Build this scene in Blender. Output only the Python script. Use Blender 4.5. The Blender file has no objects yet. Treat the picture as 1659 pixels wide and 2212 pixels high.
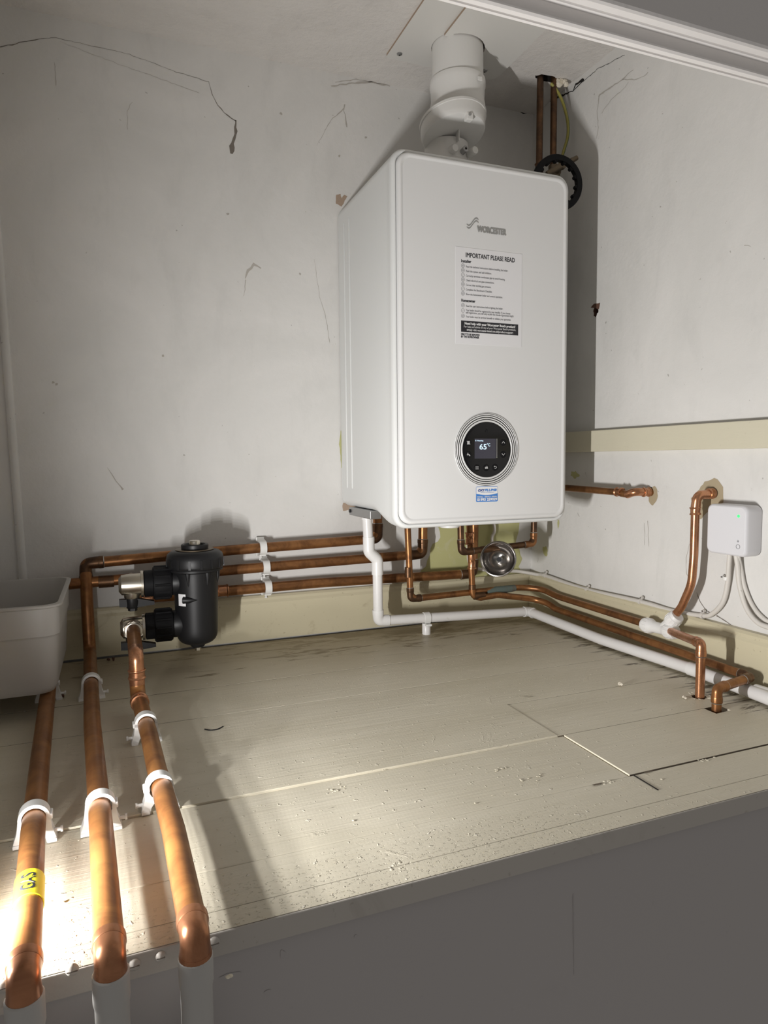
import bpy, bmesh, math, random
from mathutils import Vector, Matrix, noise
random.seed(7)
C = bpy.context.scene.collection
SC = bpy.context.scene

# ------------------------------------------------------------------ camera, world, lights, exposure
cam_data = bpy.data.cameras.new('camera')
cam = bpy.data.objects.new('camera', cam_data); C.objects.link(cam)
cam_data.sensor_fit = 'VERTICAL'; cam_data.sensor_height = 36.0
cam_data.lens = 36.0 * 1471.880 / 2212.0
cam_data.clip_start = 0.02
cam.matrix_world = Matrix(((0.929481, 0.037821, -0.366925, -1.035826), (-0.368736, 0.068557, -0.927002, -1.546548), (-0.009905, 0.996930, 0.077668, 0.412766), (0.000000, 0.000000, 0.000000, 1.000000)))
SC.camera = cam

SC.view_settings.view_transform = 'Standard'
SC.view_settings.look = 'None'
SC.view_settings.gamma = 1.0
SC.view_settings.exposure = 0.0
SC.view_settings.use_curve_mapping = False

world = bpy.data.worlds.new('world'); SC.world = world
world.use_nodes = True
world.node_tree.nodes['Background'].inputs[0].default_value = (1.0, 0.955, 0.92, 1)
world.node_tree.nodes['Background'].inputs[1].default_value = 0.22

# the inspection lamp standing on the boards just left of the pipes: a short upright row of LEDs
LAMP = Vector((-1.198, -0.946, 0.0)); LAMP_DIR = Vector((0.83, 0.34, 0.29))
for i in range(6):
    ld = bpy.data.lights.new('lamp_led', 'SPOT'); ld.shadow_soft_size = 0.006
    ld.energy = 7.8; ld.color = (1.0, 0.985, 0.97); ld.spot_size = math.radians(134); ld.spot_blend = 1.0
    lo = bpy.data.objects.new('lamp_led', ld); C.objects.link(lo)
    lo.location = LAMP + Vector((0, 0, 0.035 + 0.025 * i))
    lo.rotation_euler = LAMP_DIR.to_track_quat('-Z', 'Y').to_euler()

# ------------------------------------------------------------------ materials
def new_mat(name):
    m = bpy.data.materials.new(name); m.use_nodes = True
    nt = m.node_tree; b = nt.nodes['Principled BSDF']
    return m, nt, b
def plain(name, col, rough=0.5, metal=0.0, spec=0.5, emit=None, es=0.0, coat=0.0, trans=0.0):
    m, nt, b = new_mat(name)
    b.inputs['Base Color'].default_value = (*col, 1)
    b.inputs['Roughness'].default_value = rough
    b.inputs['Metallic'].default_value = metal
    b.inputs['Specular IOR Level'].default_value = spec
    b.inputs['Coat Weight'].default_value = coat
    b.inputs['Transmission Weight'].default_value = trans
    if emit:
        b.inputs['Emission Color'].default_value = (*emit, 1)
        b.inputs['Emission Strength'].default_value = es
    return m
def N(nt, kind, **kw):
    n = nt.nodes.new(kind)
    for k, v in kw.items():
        if k.startswith('_'): setattr(n, k[1:], v)
        else: n.inputs[k.replace('__', ' ')].default_value = v
    return n
def pos(nt, scale=(1, 1, 1), rot=(0, 0, 0)):
    g = N(nt, 'ShaderNodeNewGeometry'); mp = N(nt, 'ShaderNodeMapping')
    mp.inputs['Scale'].default_value = scale; mp.inputs['Rotation'].default_value = rot
    nt.links.new(g.outputs['Position'], mp.inputs['Vector']); return mp.outputs['Vector']
def noise_tex(nt, vec, scale, detail=4, rough=0.6, dist=0.0):
    n = N(nt, 'ShaderNodeTexNoise', Scale=scale, Detail=detail, Roughness=rough, Distortion=dist)
    nt.links.new(vec, n.inputs['Vector']); return n.outputs['Fac']
def ramp(nt, fac, stops):
    r = N(nt, 'ShaderNodeValToRGB'); e = r.color_ramp.elements
    while len(e) < len(stops): e.new(0.5)
    for el, (p, c) in zip(e, stops):
        el.position = p; el.color = (*c, 1) if len(c) == 3 else c
    nt.links.new(fac, r.inputs['Fac']); return r.outputs['Color']
def mix(nt, fac, a, b, mode='MIX'):
    n = nt.nodes.new('ShaderNodeMix'); n.data_type = 'RGBA'; n.blend_type = mode
    for sock, v in ((n.inputs['Factor'], fac), (n.inputs['A'], a), (n.inputs['B'], b)):
        if isinstance(v, (int, float)): sock.default_value = v
        elif isinstance(v, tuple): sock.default_value = (*v, 1)
        else: nt.links.new(v, sock)
    return n.outputs['Result']
def math_n(nt, op, a, b=None, c=None, clamp=False):
    n = nt.nodes.new('ShaderNodeMath'); n.operation = op; n.use_clamp = clamp
    for i, v in enumerate((a, b, c)):
        if v is None: continue
        if isinstance(v, (int, float)): n.inputs[i].default_value = v
        else: nt.links.new(v, n.inputs[i])
    return n.outputs[0]
def bump(nt, b, h, strength=0.3, dist=0.002):
    n = N(nt, 'ShaderNodeBump', Strength=strength, Distance=dist)
    nt.links.new(h, n.inputs['Height']); nt.links.new(n.outputs['Normal'], b.inputs['Normal'])
def xyz(nt):
    g = N(nt, 'ShaderNodeNewGeometry'); s = N(nt, 'ShaderNodeSeparateXYZ')
    nt.links.new(g.outputs['Position'], s.inputs[0]); return s.outputs
def smooth(nt, v, lo, hi):
    n = nt.nodes.new('ShaderNodeMapRange'); n.interpolation_type = 'SMOOTHSTEP'
    nt.links.new(v, n.inputs['Value']); n.inputs['From Min'].default_value = lo; n.inputs['From Max'].default_value = hi
    return n.outputs['Result']

def wall_mat(name, c1, c2, bscale=60, bstr=0.25, speck=True):
    m, nt, b = new_mat(name)
    v = pos(nt)
    n1 = noise_tex(nt, v, 3.2, 5, 0.62, 0.6)
    n2 = noise_tex(nt, pos(nt, (1, 1, 0.35)), 14, 6, 0.65, 0.4)
    col = ramp(nt, n1, [(0.33, c2), (0.66, c1)])
    col = mix(nt, math_n(nt, 'MULTIPLY', smooth(nt, n2, 0.5, 0.75), 0.35), col, tuple(x * 0.87 for x in c2))
    if speck:
        n3 = noise_tex(nt, v, 95, 2, 0.5)
        col = mix(nt, math_n(nt, 'MULTIPLY', smooth(nt, n3, 0.735, 0.77), 0.5), col, (0.2, 0.18, 0.15))
    nt.links.new(col, b.inputs['Base Color'])
    b.inputs['Roughness'].default_value = 0.62; b.inputs['Specular IOR Level'].default_value = 0.3
    h = math_n(nt, 'ADD', noise_tex(nt, v, bscale, 5, 0.6), math_n(nt, 'MULTIPLY', noise_tex(nt, v, 9, 3), 1.6))
    bump(nt, b, h, bstr, 0.003)
    return m
M = {}
M['wall'] = wall_mat('wall_paint', (0.74, 0.725, 0.70), (0.66, 0.65, 0.625))
M['ceiling'] = wall_mat('ceiling_paint', (0.70, 0.67, 0.635), (0.63, 0.60, 0.57), 75, 0.75, False)

def floor_mat():
    m, nt, b = new_mat('cream_floor_paint')
    grain = noise_tex(nt, pos(nt, (6, 160, 40)), 1.0, 6, 0.65, 0.8)
    n1 = noise_tex(nt, pos(nt, (1.2, 4, 1)), 3, 5, 0.6, 0.5)
    col = ramp(nt, n1, [(0.3, (0.63, 0.58, 0.455)), (0.7, (0.72, 0.67, 0.545))])
    col = mix(nt, math_n(nt, 'MULTIPLY', smooth(nt, grain, 0.56, 0.8), 0.16), col, (0.34, 0.30, 0.22))
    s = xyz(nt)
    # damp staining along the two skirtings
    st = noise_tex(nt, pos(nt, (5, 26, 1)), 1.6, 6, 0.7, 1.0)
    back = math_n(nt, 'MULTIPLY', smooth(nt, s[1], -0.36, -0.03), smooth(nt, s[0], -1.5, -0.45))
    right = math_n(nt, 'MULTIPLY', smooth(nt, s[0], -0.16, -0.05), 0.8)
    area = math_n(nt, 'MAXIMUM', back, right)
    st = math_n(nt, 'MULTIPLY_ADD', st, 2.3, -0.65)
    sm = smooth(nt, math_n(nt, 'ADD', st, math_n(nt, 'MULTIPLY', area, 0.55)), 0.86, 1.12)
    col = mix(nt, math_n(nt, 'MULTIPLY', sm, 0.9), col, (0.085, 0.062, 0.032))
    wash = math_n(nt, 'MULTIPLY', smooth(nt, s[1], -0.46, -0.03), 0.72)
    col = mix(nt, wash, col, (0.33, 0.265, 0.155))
    fl = noise_tex(nt, pos(nt), 130, 2, 0.5)
    col = mix(nt, math_n(nt, 'MULTIPLY', smooth(nt, fl, 0.73, 0.77), 0.6), col, (0.75, 0.72, 0.66))
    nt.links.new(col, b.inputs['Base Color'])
    b.inputs['Roughness'].default_value = 0.42; b.inputs['Specular IOR Level'].default_value = 0.35
    wv = N(nt, 'ShaderNodeTexWave', Scale=70.0, Distortion=6.0, Detail=3.0); wv.bands_direction = 'X'
    wv.inputs['Detail Scale'].default_value = 0.6
    nt.links.new(pos(nt, (1, 0.35, 1), (0, 0, 0.25)), wv.inputs['Vector'])
    kn = noise_tex(nt, pos(nt), 9, 6, 0.7, 2.5)
    h = math_n(nt, 'ADD', math_n(nt, 'MULTIPLY', grain, 0.8), math_n(nt, 'MULTIPLY', wv.outputs['Fac'], 0.018))
    h = math_n(nt, 'ADD', h, math_n(nt, 'MULTIPLY', smooth(nt, kn, 0.62, 0.72), 0.4))
    h = math_n(nt, 'ADD', h, math_n(nt, 'MULTIPLY', smooth(nt, fl, 0.66, 0.75), 0.8))
    # crazed, pitted paint along the worn front edge
    pit = noise_tex(nt, pos(nt, (150, 300, 1)), 1.0, 3, 0.6)
    edge = math_n(nt, 'MULTIPLY', smooth(nt, s[1], -0.87, -0.93), math_n(nt, 'SUBTRACT', 1.0, smooth(nt, s[0], -0.62, -0.5)))
    h = math_n(nt, 'SUBTRACT', h, math_n(nt, 'MULTIPLY', math_n(nt, 'MULTIPLY', smooth(nt, pit, 0.58, 0.66), edge), 1.6))
    bump(nt, b, h, 0.55, 0.0016)
    return m
M['floor'] = floor_mat()

def painted(name, col, rough=0.45, dirt=0.3, dirtcol=(0.2, 0.16, 0.1), thr=0.6, gscale=(3, 3, 40), bstr=0.2):
    m, nt, b = new_mat(name)
    n = noise_tex(nt, pos(nt), 16, 6, 0.68, 0.8)
    n2 = noise_tex(nt, pos(nt), 110, 3, 0.6)
    c = mix(nt, math_n(nt, 'MULTIPLY', smooth(nt, n, thr, thr + 0.18), dirt), col, dirtcol)
    c = mix(nt, math_n(nt, 'MULTIPLY', smooth(nt, n2, 0.66, 0.72), dirt * 1.2), c, dirtcol)
    nt.links.new(c, b.inputs['Base Color']); b.inputs['Roughness'].default_value = rough
    b.inputs['Specular IOR Level'].default_value = 0.4
    bump(nt, b, math_n(nt, 'ADD', noise_tex(nt, pos(nt, gscale), 2.0, 4), noise_tex(nt, pos(nt), 40, 4)), bstr, 0.002)
    return m
M['skirting'] = painted('cream_skirting_paint', (0.60, 0.545, 0.385), 0.42, 0.35, (0.22, 0.16, 0.07), 0.58)
M['rail'] = painted('cream_rail_paint', (0.62, 0.58, 0.45), 0.5, 0.12, (0.35, 0.3, 0.2), 0.62, (3, 12, 60))
M['panel'] = painted('grey_panel_paint', (0.455, 0.432, 0.42), 0.5, 0.06, (0.25, 0.24, 0.24), 0.6, (3, 3, 3), 0.12)
M['nosing'] = painted('grey_nosing_paint', (0.50, 0.47, 0.425), 0.45, 0.25, (0.25, 0.22, 0.17), 0.56, (4, 3, 3), 0.35)
M['lintel'] = painted('white_lintel_paint', (0.70, 0.675, 0.655), 0.4, 0.08, (0.4, 0.38, 0.36), 0.62, (3, 20, 20), 0.25)
M['painted_pipe'] = painted('grey_pipe_paint', (0.47, 0.46, 0.435), 0.5, 0.1, (0.3, 0.28, 0.26), 0.62, (3, 3, 3), 0.2)

def copper(name, c1, c2, rough, lo=0.4, hi=0.65, metal=0.85):
    m, nt, b = new_mat(name)
    n = noise_tex(nt, pos(nt), 22, 5, 0.65, 0.8)
    nt.links.new(ramp(nt, n, [(lo, c1), (hi, c2)]), b.inputs['Base Color'])
    sp = noise_tex(nt, pos(nt), 60, 3)
    r = nt.nodes.new('ShaderNodeMapRange'); nt.links.new(sp, r.inputs['Value'])
    r.inputs['To Min'].default_value = rough - 0.08; r.inputs['To Max'].default_value = rough + 0.16
    nt.links.new(r.outputs[0], b.inputs['Roughness'])
    b.inputs['Metallic'].default_value = metal
    bump(nt, b, noise_tex(nt, pos(nt), 50, 3), 0.06, 0.001)
    return m
M['copper'] = copper('aged_copper', (0.34, 0.155, 0.058), (0.18, 0.08, 0.033), 0.34, metal=0.7)
M['copper_dark'] = copper('tarnished_copper', (0.17, 0.092, 0.048), (0.075, 0.045, 0.03), 0.38)
M['copper_new'] = copper('bright_copper', (0.56, 0.275, 0.15), (0.40, 0.185, 0.095), 0.24)
M['copper_warm'] = copper('lacquered_copper', (0.33, 0.145, 0.046), (0.21, 0.085, 0.03), 0.34, metal=0.5)
M['verdigris'] = painted('verdigris', (0.115, 0.15, 0.135), 0.8, 0.85, (0.13, 0.085, 0.055), 0.47, (3, 3, 3), 0.6)
M['copper_elbow'] = copper('elbow_copper', (0.44, 0.20, 0.10), (0.30, 0.13, 0.065), 0.27, metal=0.75)
M['solder'] = plain('solder', (0.42, 0.38, 0.34), 0.35, 0.8)
M['boiler'] = plain('boiler_white_enamel', (0.715, 0.725, 0.715), 0.34, spec=0.4)
M['boiler_edge'] = plain('boiler_edge_white', (0.74, 0.74, 0.735), 0.28, spec=0.5)
M['flue'] = plain('flue_white_plastic', (0.70, 0.69, 0.665), 0.3, spec=0.5)
M['plastic'] = plain('white_plastic', (0.80, 0.79, 0.775), 0.38)
M['pvc'] = painted('white_pvc', (0.77, 0.755, 0.74), 0.32, 0.16, (0.4, 0.36, 0.26), 0.62, (3, 3, 3), 0.03)
M['cable'] = painted('white_cable_sheath', (0.66, 0.63, 0.585), 0.5, 0.4, (0.25, 0.22, 0.17), 0.62, (3, 3, 3), 0.1)
M['clip'] = plain('white_clip_plastic', (0.78, 0.775, 0.75), 0.4)
M['box'] = plain('grey_white_casing', (0.70, 0.695, 0.72), 0.45)
M['black'] = plain('black_plastic', (0.009, 0.009, 0.010), 0.45, spec=0.35)
M['black_matt'] = plain('matt_black_plastic', (0.006, 0.006, 0.007), 0.6, spec=0.2)
M['gloss_black'] = plain('gloss_black_glass', (0.004, 0.004, 0.005), 0.10, spec=0.35)
M['nickel'] = plain('nickel_plated_brass', (0.62, 0.58, 0.50), 0.3, 1.0)
M['steel'] = plain('polished_steel', (0.52, 0.50, 0.48), 0.16, 1.0)
M['zinc'] = plain('zinc_steel', (0.40, 0.40, 0.40), 0.4, 0.9)
M['brass'] = plain('dull_brass', (0.16, 0.125, 0.085), 0.45, 0.7)
M['void'] = plain('dark_void', (0.012, 0.010, 0.008), 0.9)
M['crack'] = plain('crack_dark', (0.19, 0.165, 0.14), 0.9)  # dark line colour of the cracks and screw slots
M['crack_soft'] = plain('crack_filler', (0.46, 0.43, 0.39), 0.9)
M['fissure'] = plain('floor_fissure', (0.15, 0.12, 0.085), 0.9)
M['plaster'] = painted('bare_plaster', (0.40, 0.33, 0.22), 0.9, 0.3, (0.25, 0.19, 0.12), 0.6, (3, 3, 3), 0.4)
M['plaster_pink'] = painted('torn_wall_paper', (0.40, 0.30, 0.225), 0.9, 0.25, (0.6, 0.5, 0.42), 0.58, (3, 3, 3), 0.4)
M['yellow_wall'] = painted('old_yellow_paint', (0.50, 0.49, 0.235), 0.6, 0.28, (0.62, 0.60, 0.50), 0.56, (3, 3, 3), 0.2)
M['sheet'] = plain('sticker_paper', (0.78, 0.775, 0.785), 0.45)
M['ink'] = plain('black_ink', (0.02, 0.02, 0.025), 0.5)
M['ink_grey'] = plain('grey_ink', (0.17, 0.17, 0.18), 0.5)
M['white_ink'] = plain('white_ink', (0.82, 0.82, 0.82), 0.5)
M['blue'] = plain('blue_ink', (0.05, 0.22, 0.62), 0.4)
M['navy'] = plain('navy_ink', (0.03, 0.08, 0.3), 0.4)
M['badge'] = plain('silver_badge', (0.38, 0.38, 0.37), 0.4, 0.5)
M['screen'] = plain('lcd_screen', (0.02, 0.02, 0.03), 0.25, emit=(0.07, 0.065, 0.085), es=0.30)
M['screen_text'] = plain('lcd_text', (0.1, 0.1, 0.1), 0.5, emit=(0.62, 0.84, 1.0), es=1.25)
M['icon'] = plain('icon_print', (0.62, 0.62, 0.62), 0.5)
M['led'] = plain('green_led', (0.05, 0.3, 0.1), 0.4, emit=(0.06, 1.0, 0.22), es=1.1)
M['tape'] = plain('yellow_tape', (0.80, 0.74, 0.02), 0.35)
M['earth'] = plain('yellow_green_sheath', (0.30, 0.27, 0.06), 0.5)
M['earth_green'] = plain('green_sheath_stripe', (0.05, 0.12, 0.04), 0.5)
M['hob'] = plain('plate_white', (0.68, 0.665, 0.63), 0.5)
M['debris'] = plain('brown_debris', (0.12, 0.06, 0.04), 0.9)
M['chalk'] = plain('pale_plaster_crumb', (0.72, 0.66, 0.55), 0.9)
M['chip'] = plain('peeled_paint_flake', (0.62, 0.59, 0.52), 0.6)

def tub_mat():
    m, nt, b = new_mat('milky_plastic')
    b.inputs['Base Color'].default_value = (0.66, 0.645, 0.62, 1); b.inputs['Roughness'].default_value = 0.38
    tr = N(nt, 'ShaderNodeBsdfTranslucent'); tr.inputs['Color'].default_value = (0.7, 0.68, 0.64, 1)
    mx = N(nt, 'ShaderNodeMixShader', Fac=0.4)
    nt.links.new(b.outputs[0], mx.inputs[1]); nt.links.new(tr.outputs[0], mx.inputs[2])
    nt.links.new(mx.outputs[0], nt.nodes['Material Output'].inputs['Surface'])
    return m
M['tub'] = tub_mat()

# ------------------------------------------------------------------ mesh builder
BASE = {}
class MB:
    def __init__(s): s.v = []; s.f = []; s.mi = []; s.sm = []; s.M = Matrix()
    def add(s, vs, fs, mi=0, smooth=True):
        o = len(s.v); s.v += [s.M @ Vector(p) for p in vs]
        for f in fs: s.f.append([o + i for i in f]); s.mi.append(mi); s.sm.append(smooth)
    def loops(s, ls, mi=0, smooth=True, caps=(True, True), closed=True):
        n = len(ls[0]); vs = [p for l in ls for p in l]; fs = []
        for i in range(len(ls) - 1):
            for j in range(n if closed else n - 1):
                k = (j + 1) % n
                fs.append((i * n + j, i * n + k, (i + 1) * n + k, (i + 1) * n + j))
        s.add(vs, fs, mi, smooth)
        if caps[0]: s.add(ls[0], [list(range(n))[::-1]], mi, False)
        if caps[1]: s.add(ls[-1], [list(range(n))], mi, False)
    def tube(s, pts, r, seg=20, mi=0, caps=(True, True)):
        pts = [Vector(p) for p in pts]
        rs = r if isinstance(r, (list, tuple)) else [r] * len(pts)
        T = []
        for i in range(len(pts)):
            a = pts[max(i - 1, 0)]; b = pts[min(i + 1, len(pts) - 1)]; T.append((b - a).normalized())
        up = Vector((0, 0, 1)) if abs(T[0].z) < 0.9 else Vector((1, 0, 0))
        nrm = (up - T[0] * up.dot(T[0])).normalized(); ls = []
        for i, p in enumerate(pts):
            if i: nrm = (nrm - T[i] * nrm.dot(T[i])).normalized()
            bi = T[i].cross(nrm)
            ls.append([p + (nrm * math.cos(2 * math.pi * k / seg) + bi * math.sin(2 * math.pi * k / seg)) * rs[i] for k in range(seg)])
        s.loops(ls, mi, True, caps)
    def lathe(s, prof, org, axis, seg=32, mi=0, caps=(True, True), smooth=True):
        org = Vector(org); ax = Vector(axis).normalized()
        up = Vector((0, 0, 1)) if abs(ax.z) < 0.9 else Vector((1, 0, 0))
        u = (up - ax * up.dot(ax)).normalized(); w = ax.cross(u)
        ls = [[org + ax * h + (u * math.cos(2 * math.pi * k / seg) + w * math.sin(2 * math.pi * k / seg)) * r for k in range(seg)] for r, h in prof]
        s.loops(ls, mi, smooth, caps)
    def hexa(s, r, h0, h1, org, axis, mi=0, seg=6): s.lathe([(r, h0), (r, h1)], org, axis, seg, mi, smooth=False)
    def box(s, a, b, mi=0, bev=0.0):
        a = Vector(a); b = Vector(b)
        lo = Vector((min(a[i], b[i]) for i in range(3))); hi = Vector((max(a[i], b[i]) for i in range(3)))
        bm = bmesh.new(); bmesh.ops.create_cube(bm, size=1)
        for v in bm.verts: v.co = Vector(((lo[i] + hi[i]) / 2 + v.co[i] * (hi[i] - lo[i]) for i in range(3)))
        if bev: bmesh.ops.bevel(bm, geom=bm.edges[:], offset=bev, segments=2, profile=0.5, affect='EDGES')
        s.bm(bm, mi, False)
    def bm(s, bm, mi=0, smooth=False):
        bm.verts.ensure_lookup_table(); bm.verts.index_update()
        s.add([v.co.copy() for v in bm.verts], [[v.index for v in f.verts] for f in bm.faces], mi, smooth); bm.free()
    def prism(s, pts, d, mi=0, smooth=False):
        n = len(pts); d = Vector(d); a = [Vector(p) for p in pts]; b = [p + d for p in a]
        s.add(a + b, [list(range(n))[::-1], list(range(n, 2 * n))] + [(i, (i + 1) % n, n + (i + 1) % n, n + i) for i in range(n)], mi, smooth)
    def flat(s, outer, holes=(), depth=None, mi=0):
        """filled polygon with holes; depth (vector) gives it thickness"""
        bm = bmesh.new()
        for lp in [outer] + list(holes):
            vs = [bm.verts.new(Vector(p)) for p in lp]
            for i in range(len(vs)): bm.edges.new((vs[i], vs[(i + 1) % len(vs)]))
        bmesh.ops.triangle_fill(bm, use_beauty=True, edges=bm.edges[:])
        if depth is not None:
            r = bmesh.ops.extrude_face_region(bm, geom=bm.faces[:])
            bmesh.ops.translate(bm, vec=Vector(depth), verts=[g for g in r['geom'] if isinstance(g, bmesh.types.BMVert)])
            bmesh.ops.recalc_face_normals(bm, faces=bm.faces[:])
        s.bm(bm, mi, False)
    def text(s, body, size, mat, mi=0, align='LEFT', bold=0.0, xs=1.0, fit=None, shear=0.0):
        cu = bpy.data.curves.new('t', 'FONT'); cu.body = body; cu.size = size; cu.align_x = align
        cu.resolution_u = 3; cu.shear = shear
        o = bpy.data.objects.new('t', cu); C.objects.link(o)
        dg = bpy.context.evaluated_depsgraph_get(); me = o.evaluated_get(dg).to_mesh()
        xsv = [v.co.x for v in me.vertices]
        if fit and xsv: xs = fit / (max(xsv) - min(xsv))
        for k, (ox, oy) in enumerate([(0, 0)] if not bold else [(-1, -1), (1, -1), (-1, 1), (1, 1), (0, 0)]):
            s.add([mat @ Vector((v.co.x * xs + ox * bold, v.co.y + oy * bold, k * 4e-6)) for v in me.vertices], [list(p.vertices) for p in me.polygons], mi, False)
        o.evaluated_get(dg).to_mesh_clear(); bpy.data.objects.remove(o); bpy.data.curves.remove(cu)
    def build(s, name, mats, parent=None, base=None):
        if not isinstance(mats, (list, tuple)): mats = [mats]
        b = Vector((0, 0, 0))
        if parent is not None: b = BASE[parent.name]
        elif base is not None: b = Vector(base)
        elif s.v:
            zs = min(p.z for p in s.v); b = Vector(((min(p.x for p in s.v) + max(p.x for p in s.v)) / 2, (min(p.y for p in s.v) + max(p.y for p in s.v)) / 2, zs))
        me = bpy.data.meshes.new(name); me.from_pydata([tuple(p - b) for p in s.v], [], s.f)
        for m in mats: me.materials.append(m)
        me.polygons.foreach_set('material_index', s.mi); me.polygons.foreach_set('use_smooth', s.sm)
        bm = bmesh.new(); bm.from_mesh(me)
        for e in bm.edges:
            if len(e.link_faces) == 2 and e.calc_face_angle(0) > 0.75: e.smooth = False
        bm.to_mesh(me); bm.free(); me.update()
        o = bpy.data.objects.new(name, me); C.objects.link(o)
        if parent is not None: o.parent = parent
        else: o.location = b
        BASE[o.name] = b
        return o
def thing(name, label, cat, base=(0, 0, 0), group=None):
    o = bpy.data.objects.new(name, None); C.objects.link(o); o.location = base; o.empty_display_size = 0.05
    BASE[o.name] = Vector(base); return tag(o, label, cat, group)
def tag(o, label, cat, group=None):
    o['label'] = label; o['category'] = cat
    if group: o['group'] = group
    return o
def struct(o, label=None):
    o['kind'] = 'structure'
    if label: o['label'] = label
    return o
def fillet(pts, R, n=8):
    pts = [Vector(p) for p in pts]; out = [pts[0]]
    for i in range(1, len(pts) - 1):
        p, a, b = pts[i], pts[i - 1], pts[i + 1]
        d1 = (a - p).normalized(); d2 = (b - p).normalized(); ang = d1.angle(d2)
        if ang > 3.1: out.append(p); continue
        r = R[i - 1] if isinstance(R, (list, tuple)) else R
        t = min(r / math.tan(ang / 2), (a - p).length * 0.48, (b - p).length * 0.48); rr = t * math.tan(ang / 2)
        c = p + (d1 + d2).normalized() * (rr / math.sin(ang / 2))
        s0 = p + d1 * t - c; s1 = p + d2 * t - c
        for k in range(n + 1):
            u = k / n; th = s0.angle(s1)
            out.append(c + (s0 * math.sin((1 - u) * th) + s1 * math.sin(u * th)) / math.sin(th))
    out.append(pts[-1]); return out
def spline(pts, n=8):
    P = [Vector(p) for p in pts]; P = [P[0] * 2 - P[1]] + P + [P[-1] * 2 - P[-2]]; out = []
    for i in range(1, len(P) - 2):
        a, b, c, d = P[i - 1:i + 3]
        for k in range(n):
            t = k / n
            out.append(0.5 * ((2 * b) + (c - a) * t + (2 * a - 5 * b + 4 * c - d) * t * t + (3 * b - a - 3 * c + d) * t ** 3))
    out.append(P[-2]); return out
def blob(cx, cy, rx, ry, n=26, jag=0.18, seed=0):
    rnd = random.Random(seed); out = []
    for k in range(n):
        a = 2 * math.pi * k / n; f = 1 + jag * (rnd.random() - 0.5) * 2
        out.append((cx + rx * f * math.cos(a), cy + ry * f * math.sin(a)))
    return out
def circ(c, r, u, w, n=32):
    c = Vector(c); u = Vector(u); w = Vector(w)
    return [c + u * r * math.cos(2 * math.pi * k / n) + w * r * math.sin(2 * math.pi * k / n) for k in range(n)]
def crack(mb, pts, widths, nrm, mi=1, jitter=0.0012, seed=1, lift=0.0005):
    """thin irregular sliver along a wall"""
    rnd = random.Random(seed); P = [Vector(p) for p in pts]; n = Vector(nrm); q = []; ws = []
    for i in range(len(P) - 1):
        L = (P[i + 1] - P[i]).length; k = max(2, int(L / 0.007))
        for j in range(k):
            t = j / k; q.append(P[i].lerp(P[i + 1], t)); ws.append(widths[i] * (1 - t) + widths[i + 1] * t)
    q.append(P[-1]); ws.append(widths[-1]); L1 = []; L2 = []
    for i, p in enumerate(q):
        d = (q[min(i + 1, len(q) - 1)] - q[max(i - 1, 0)]).normalized(); s = n.cross(d).normalized()
        p = p + s * (rnd.random() - 0.5) * 2 * jitter + n * lift
        w = ws[i] * (0.5 + rnd.random())
        L1.append(p + s * w / 2); L2.append(p - s * w / 2)
    m = len(q)
    mb.add(L1 + L2, [(i, i + 1, m + i + 1, m + i) for i in range(m - 1)], mi, False)
def patch(mb, pts, nrm, mi, lift=0.0004, jag=0.004, seed=0, sub=0.012):
    rnd = random.Random(seed); P = [Vector(p) for p in pts]; n = Vector(nrm); out = []
    for i in range(len(P)):
        a, b = P[i], P[(i + 1) % len(P)]; k = max(1, int((b - a).length / sub))
        s = n.cross((b - a).normalized())
        for j in range(k): out.append(a.lerp(b, j / k) + s * (rnd.random() - 0.5) * 2 * jag + n * lift)
    mb.flat(out, mi=mi)

# ------------------------------------------------------------------ the setting
H = 1.2874; HS = 0.1048; XL = -1.75
X = Vector((1, 0, 0)); Y = Vector((0, 1, 0)); Z = Vector((0, 0, 1))
# back wall
w = MB()
w.box((XL - 0.05, 0, -0.1), (0.05, 0.06, H + 0.05), 0)
nb = (0, -1, 0)
crack(w, [(-1.2074, 0.0000, 1.2093), (-1.1384, 0.0000, 1.2371), (-1.1094, 0.0000, 1.2457), (-0.9727, 0.0000, 1.2416), (-0.8824, 0.0000, 1.2253), (-0.8164, 0.0000, 1.2172), (-0.8057, 0.0000, 1.1860), (-0.7983, 0.0000, 1.1721), (-0.7773, 0.0000, 1.1547), (-0.7597, 0.0000, 1.1461)], [.0016, .0012, .0005, .0005, .0006, .0008, .0012, .0014, .0016, .0022], nb, 1, seed=3)
crack(w, [(-0.7596, 0.0000, 1.1480), (-0.7624, 0.0000, 1.1186), (-0.7679, 0.0000, 1.0984), (-0.7725, 0.0000, 1.0764)], [.004, .006, .009, .007], nb, 1, seed=4)
crack(w, [(-0.7482, 0.0000, 0.8135), (-0.7416, 0.0000, 0.8311), (-0.7289, 0.0000, 0.8453), (-0.7126, 0.0000, 0.8387)], [.001, .004, .006, .003], nb, 2, seed=5)
crack(w, [(-0.7522, 0.0000, 0.7751), (-0.7482, 0.0000, 0.8115)], [.0006, .0012], nb, 2, seed=6)
crack(w, [(-0.5792, 0.0000, 1.1225), (-0.5554, 0.0000, 1.1668), (-0.5385, 0.0000, 1.1898), (-0.5137, 0.0000, 1.2144)], [.0006, .001, .0015, .002], nb, 2, seed=7)
crack(w, [(-0.5102, 0.0000, 1.2241), (-0.5127, 0.0000, 1.2094), (-0.5054, 0.0000, 1.1749)], [.002, .0015, .003], nb, 2, seed=8)
crack(w, [(-0.5429, 0.0000, 1.2588), (-0.4927, 0.0000, 1.2741), (-0.4471, 0.0000, 1.2856), (-0.3984, 0.0000, 1.2853)], [.002, .003, .004, .002], nb, 2, seed=9)
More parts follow.
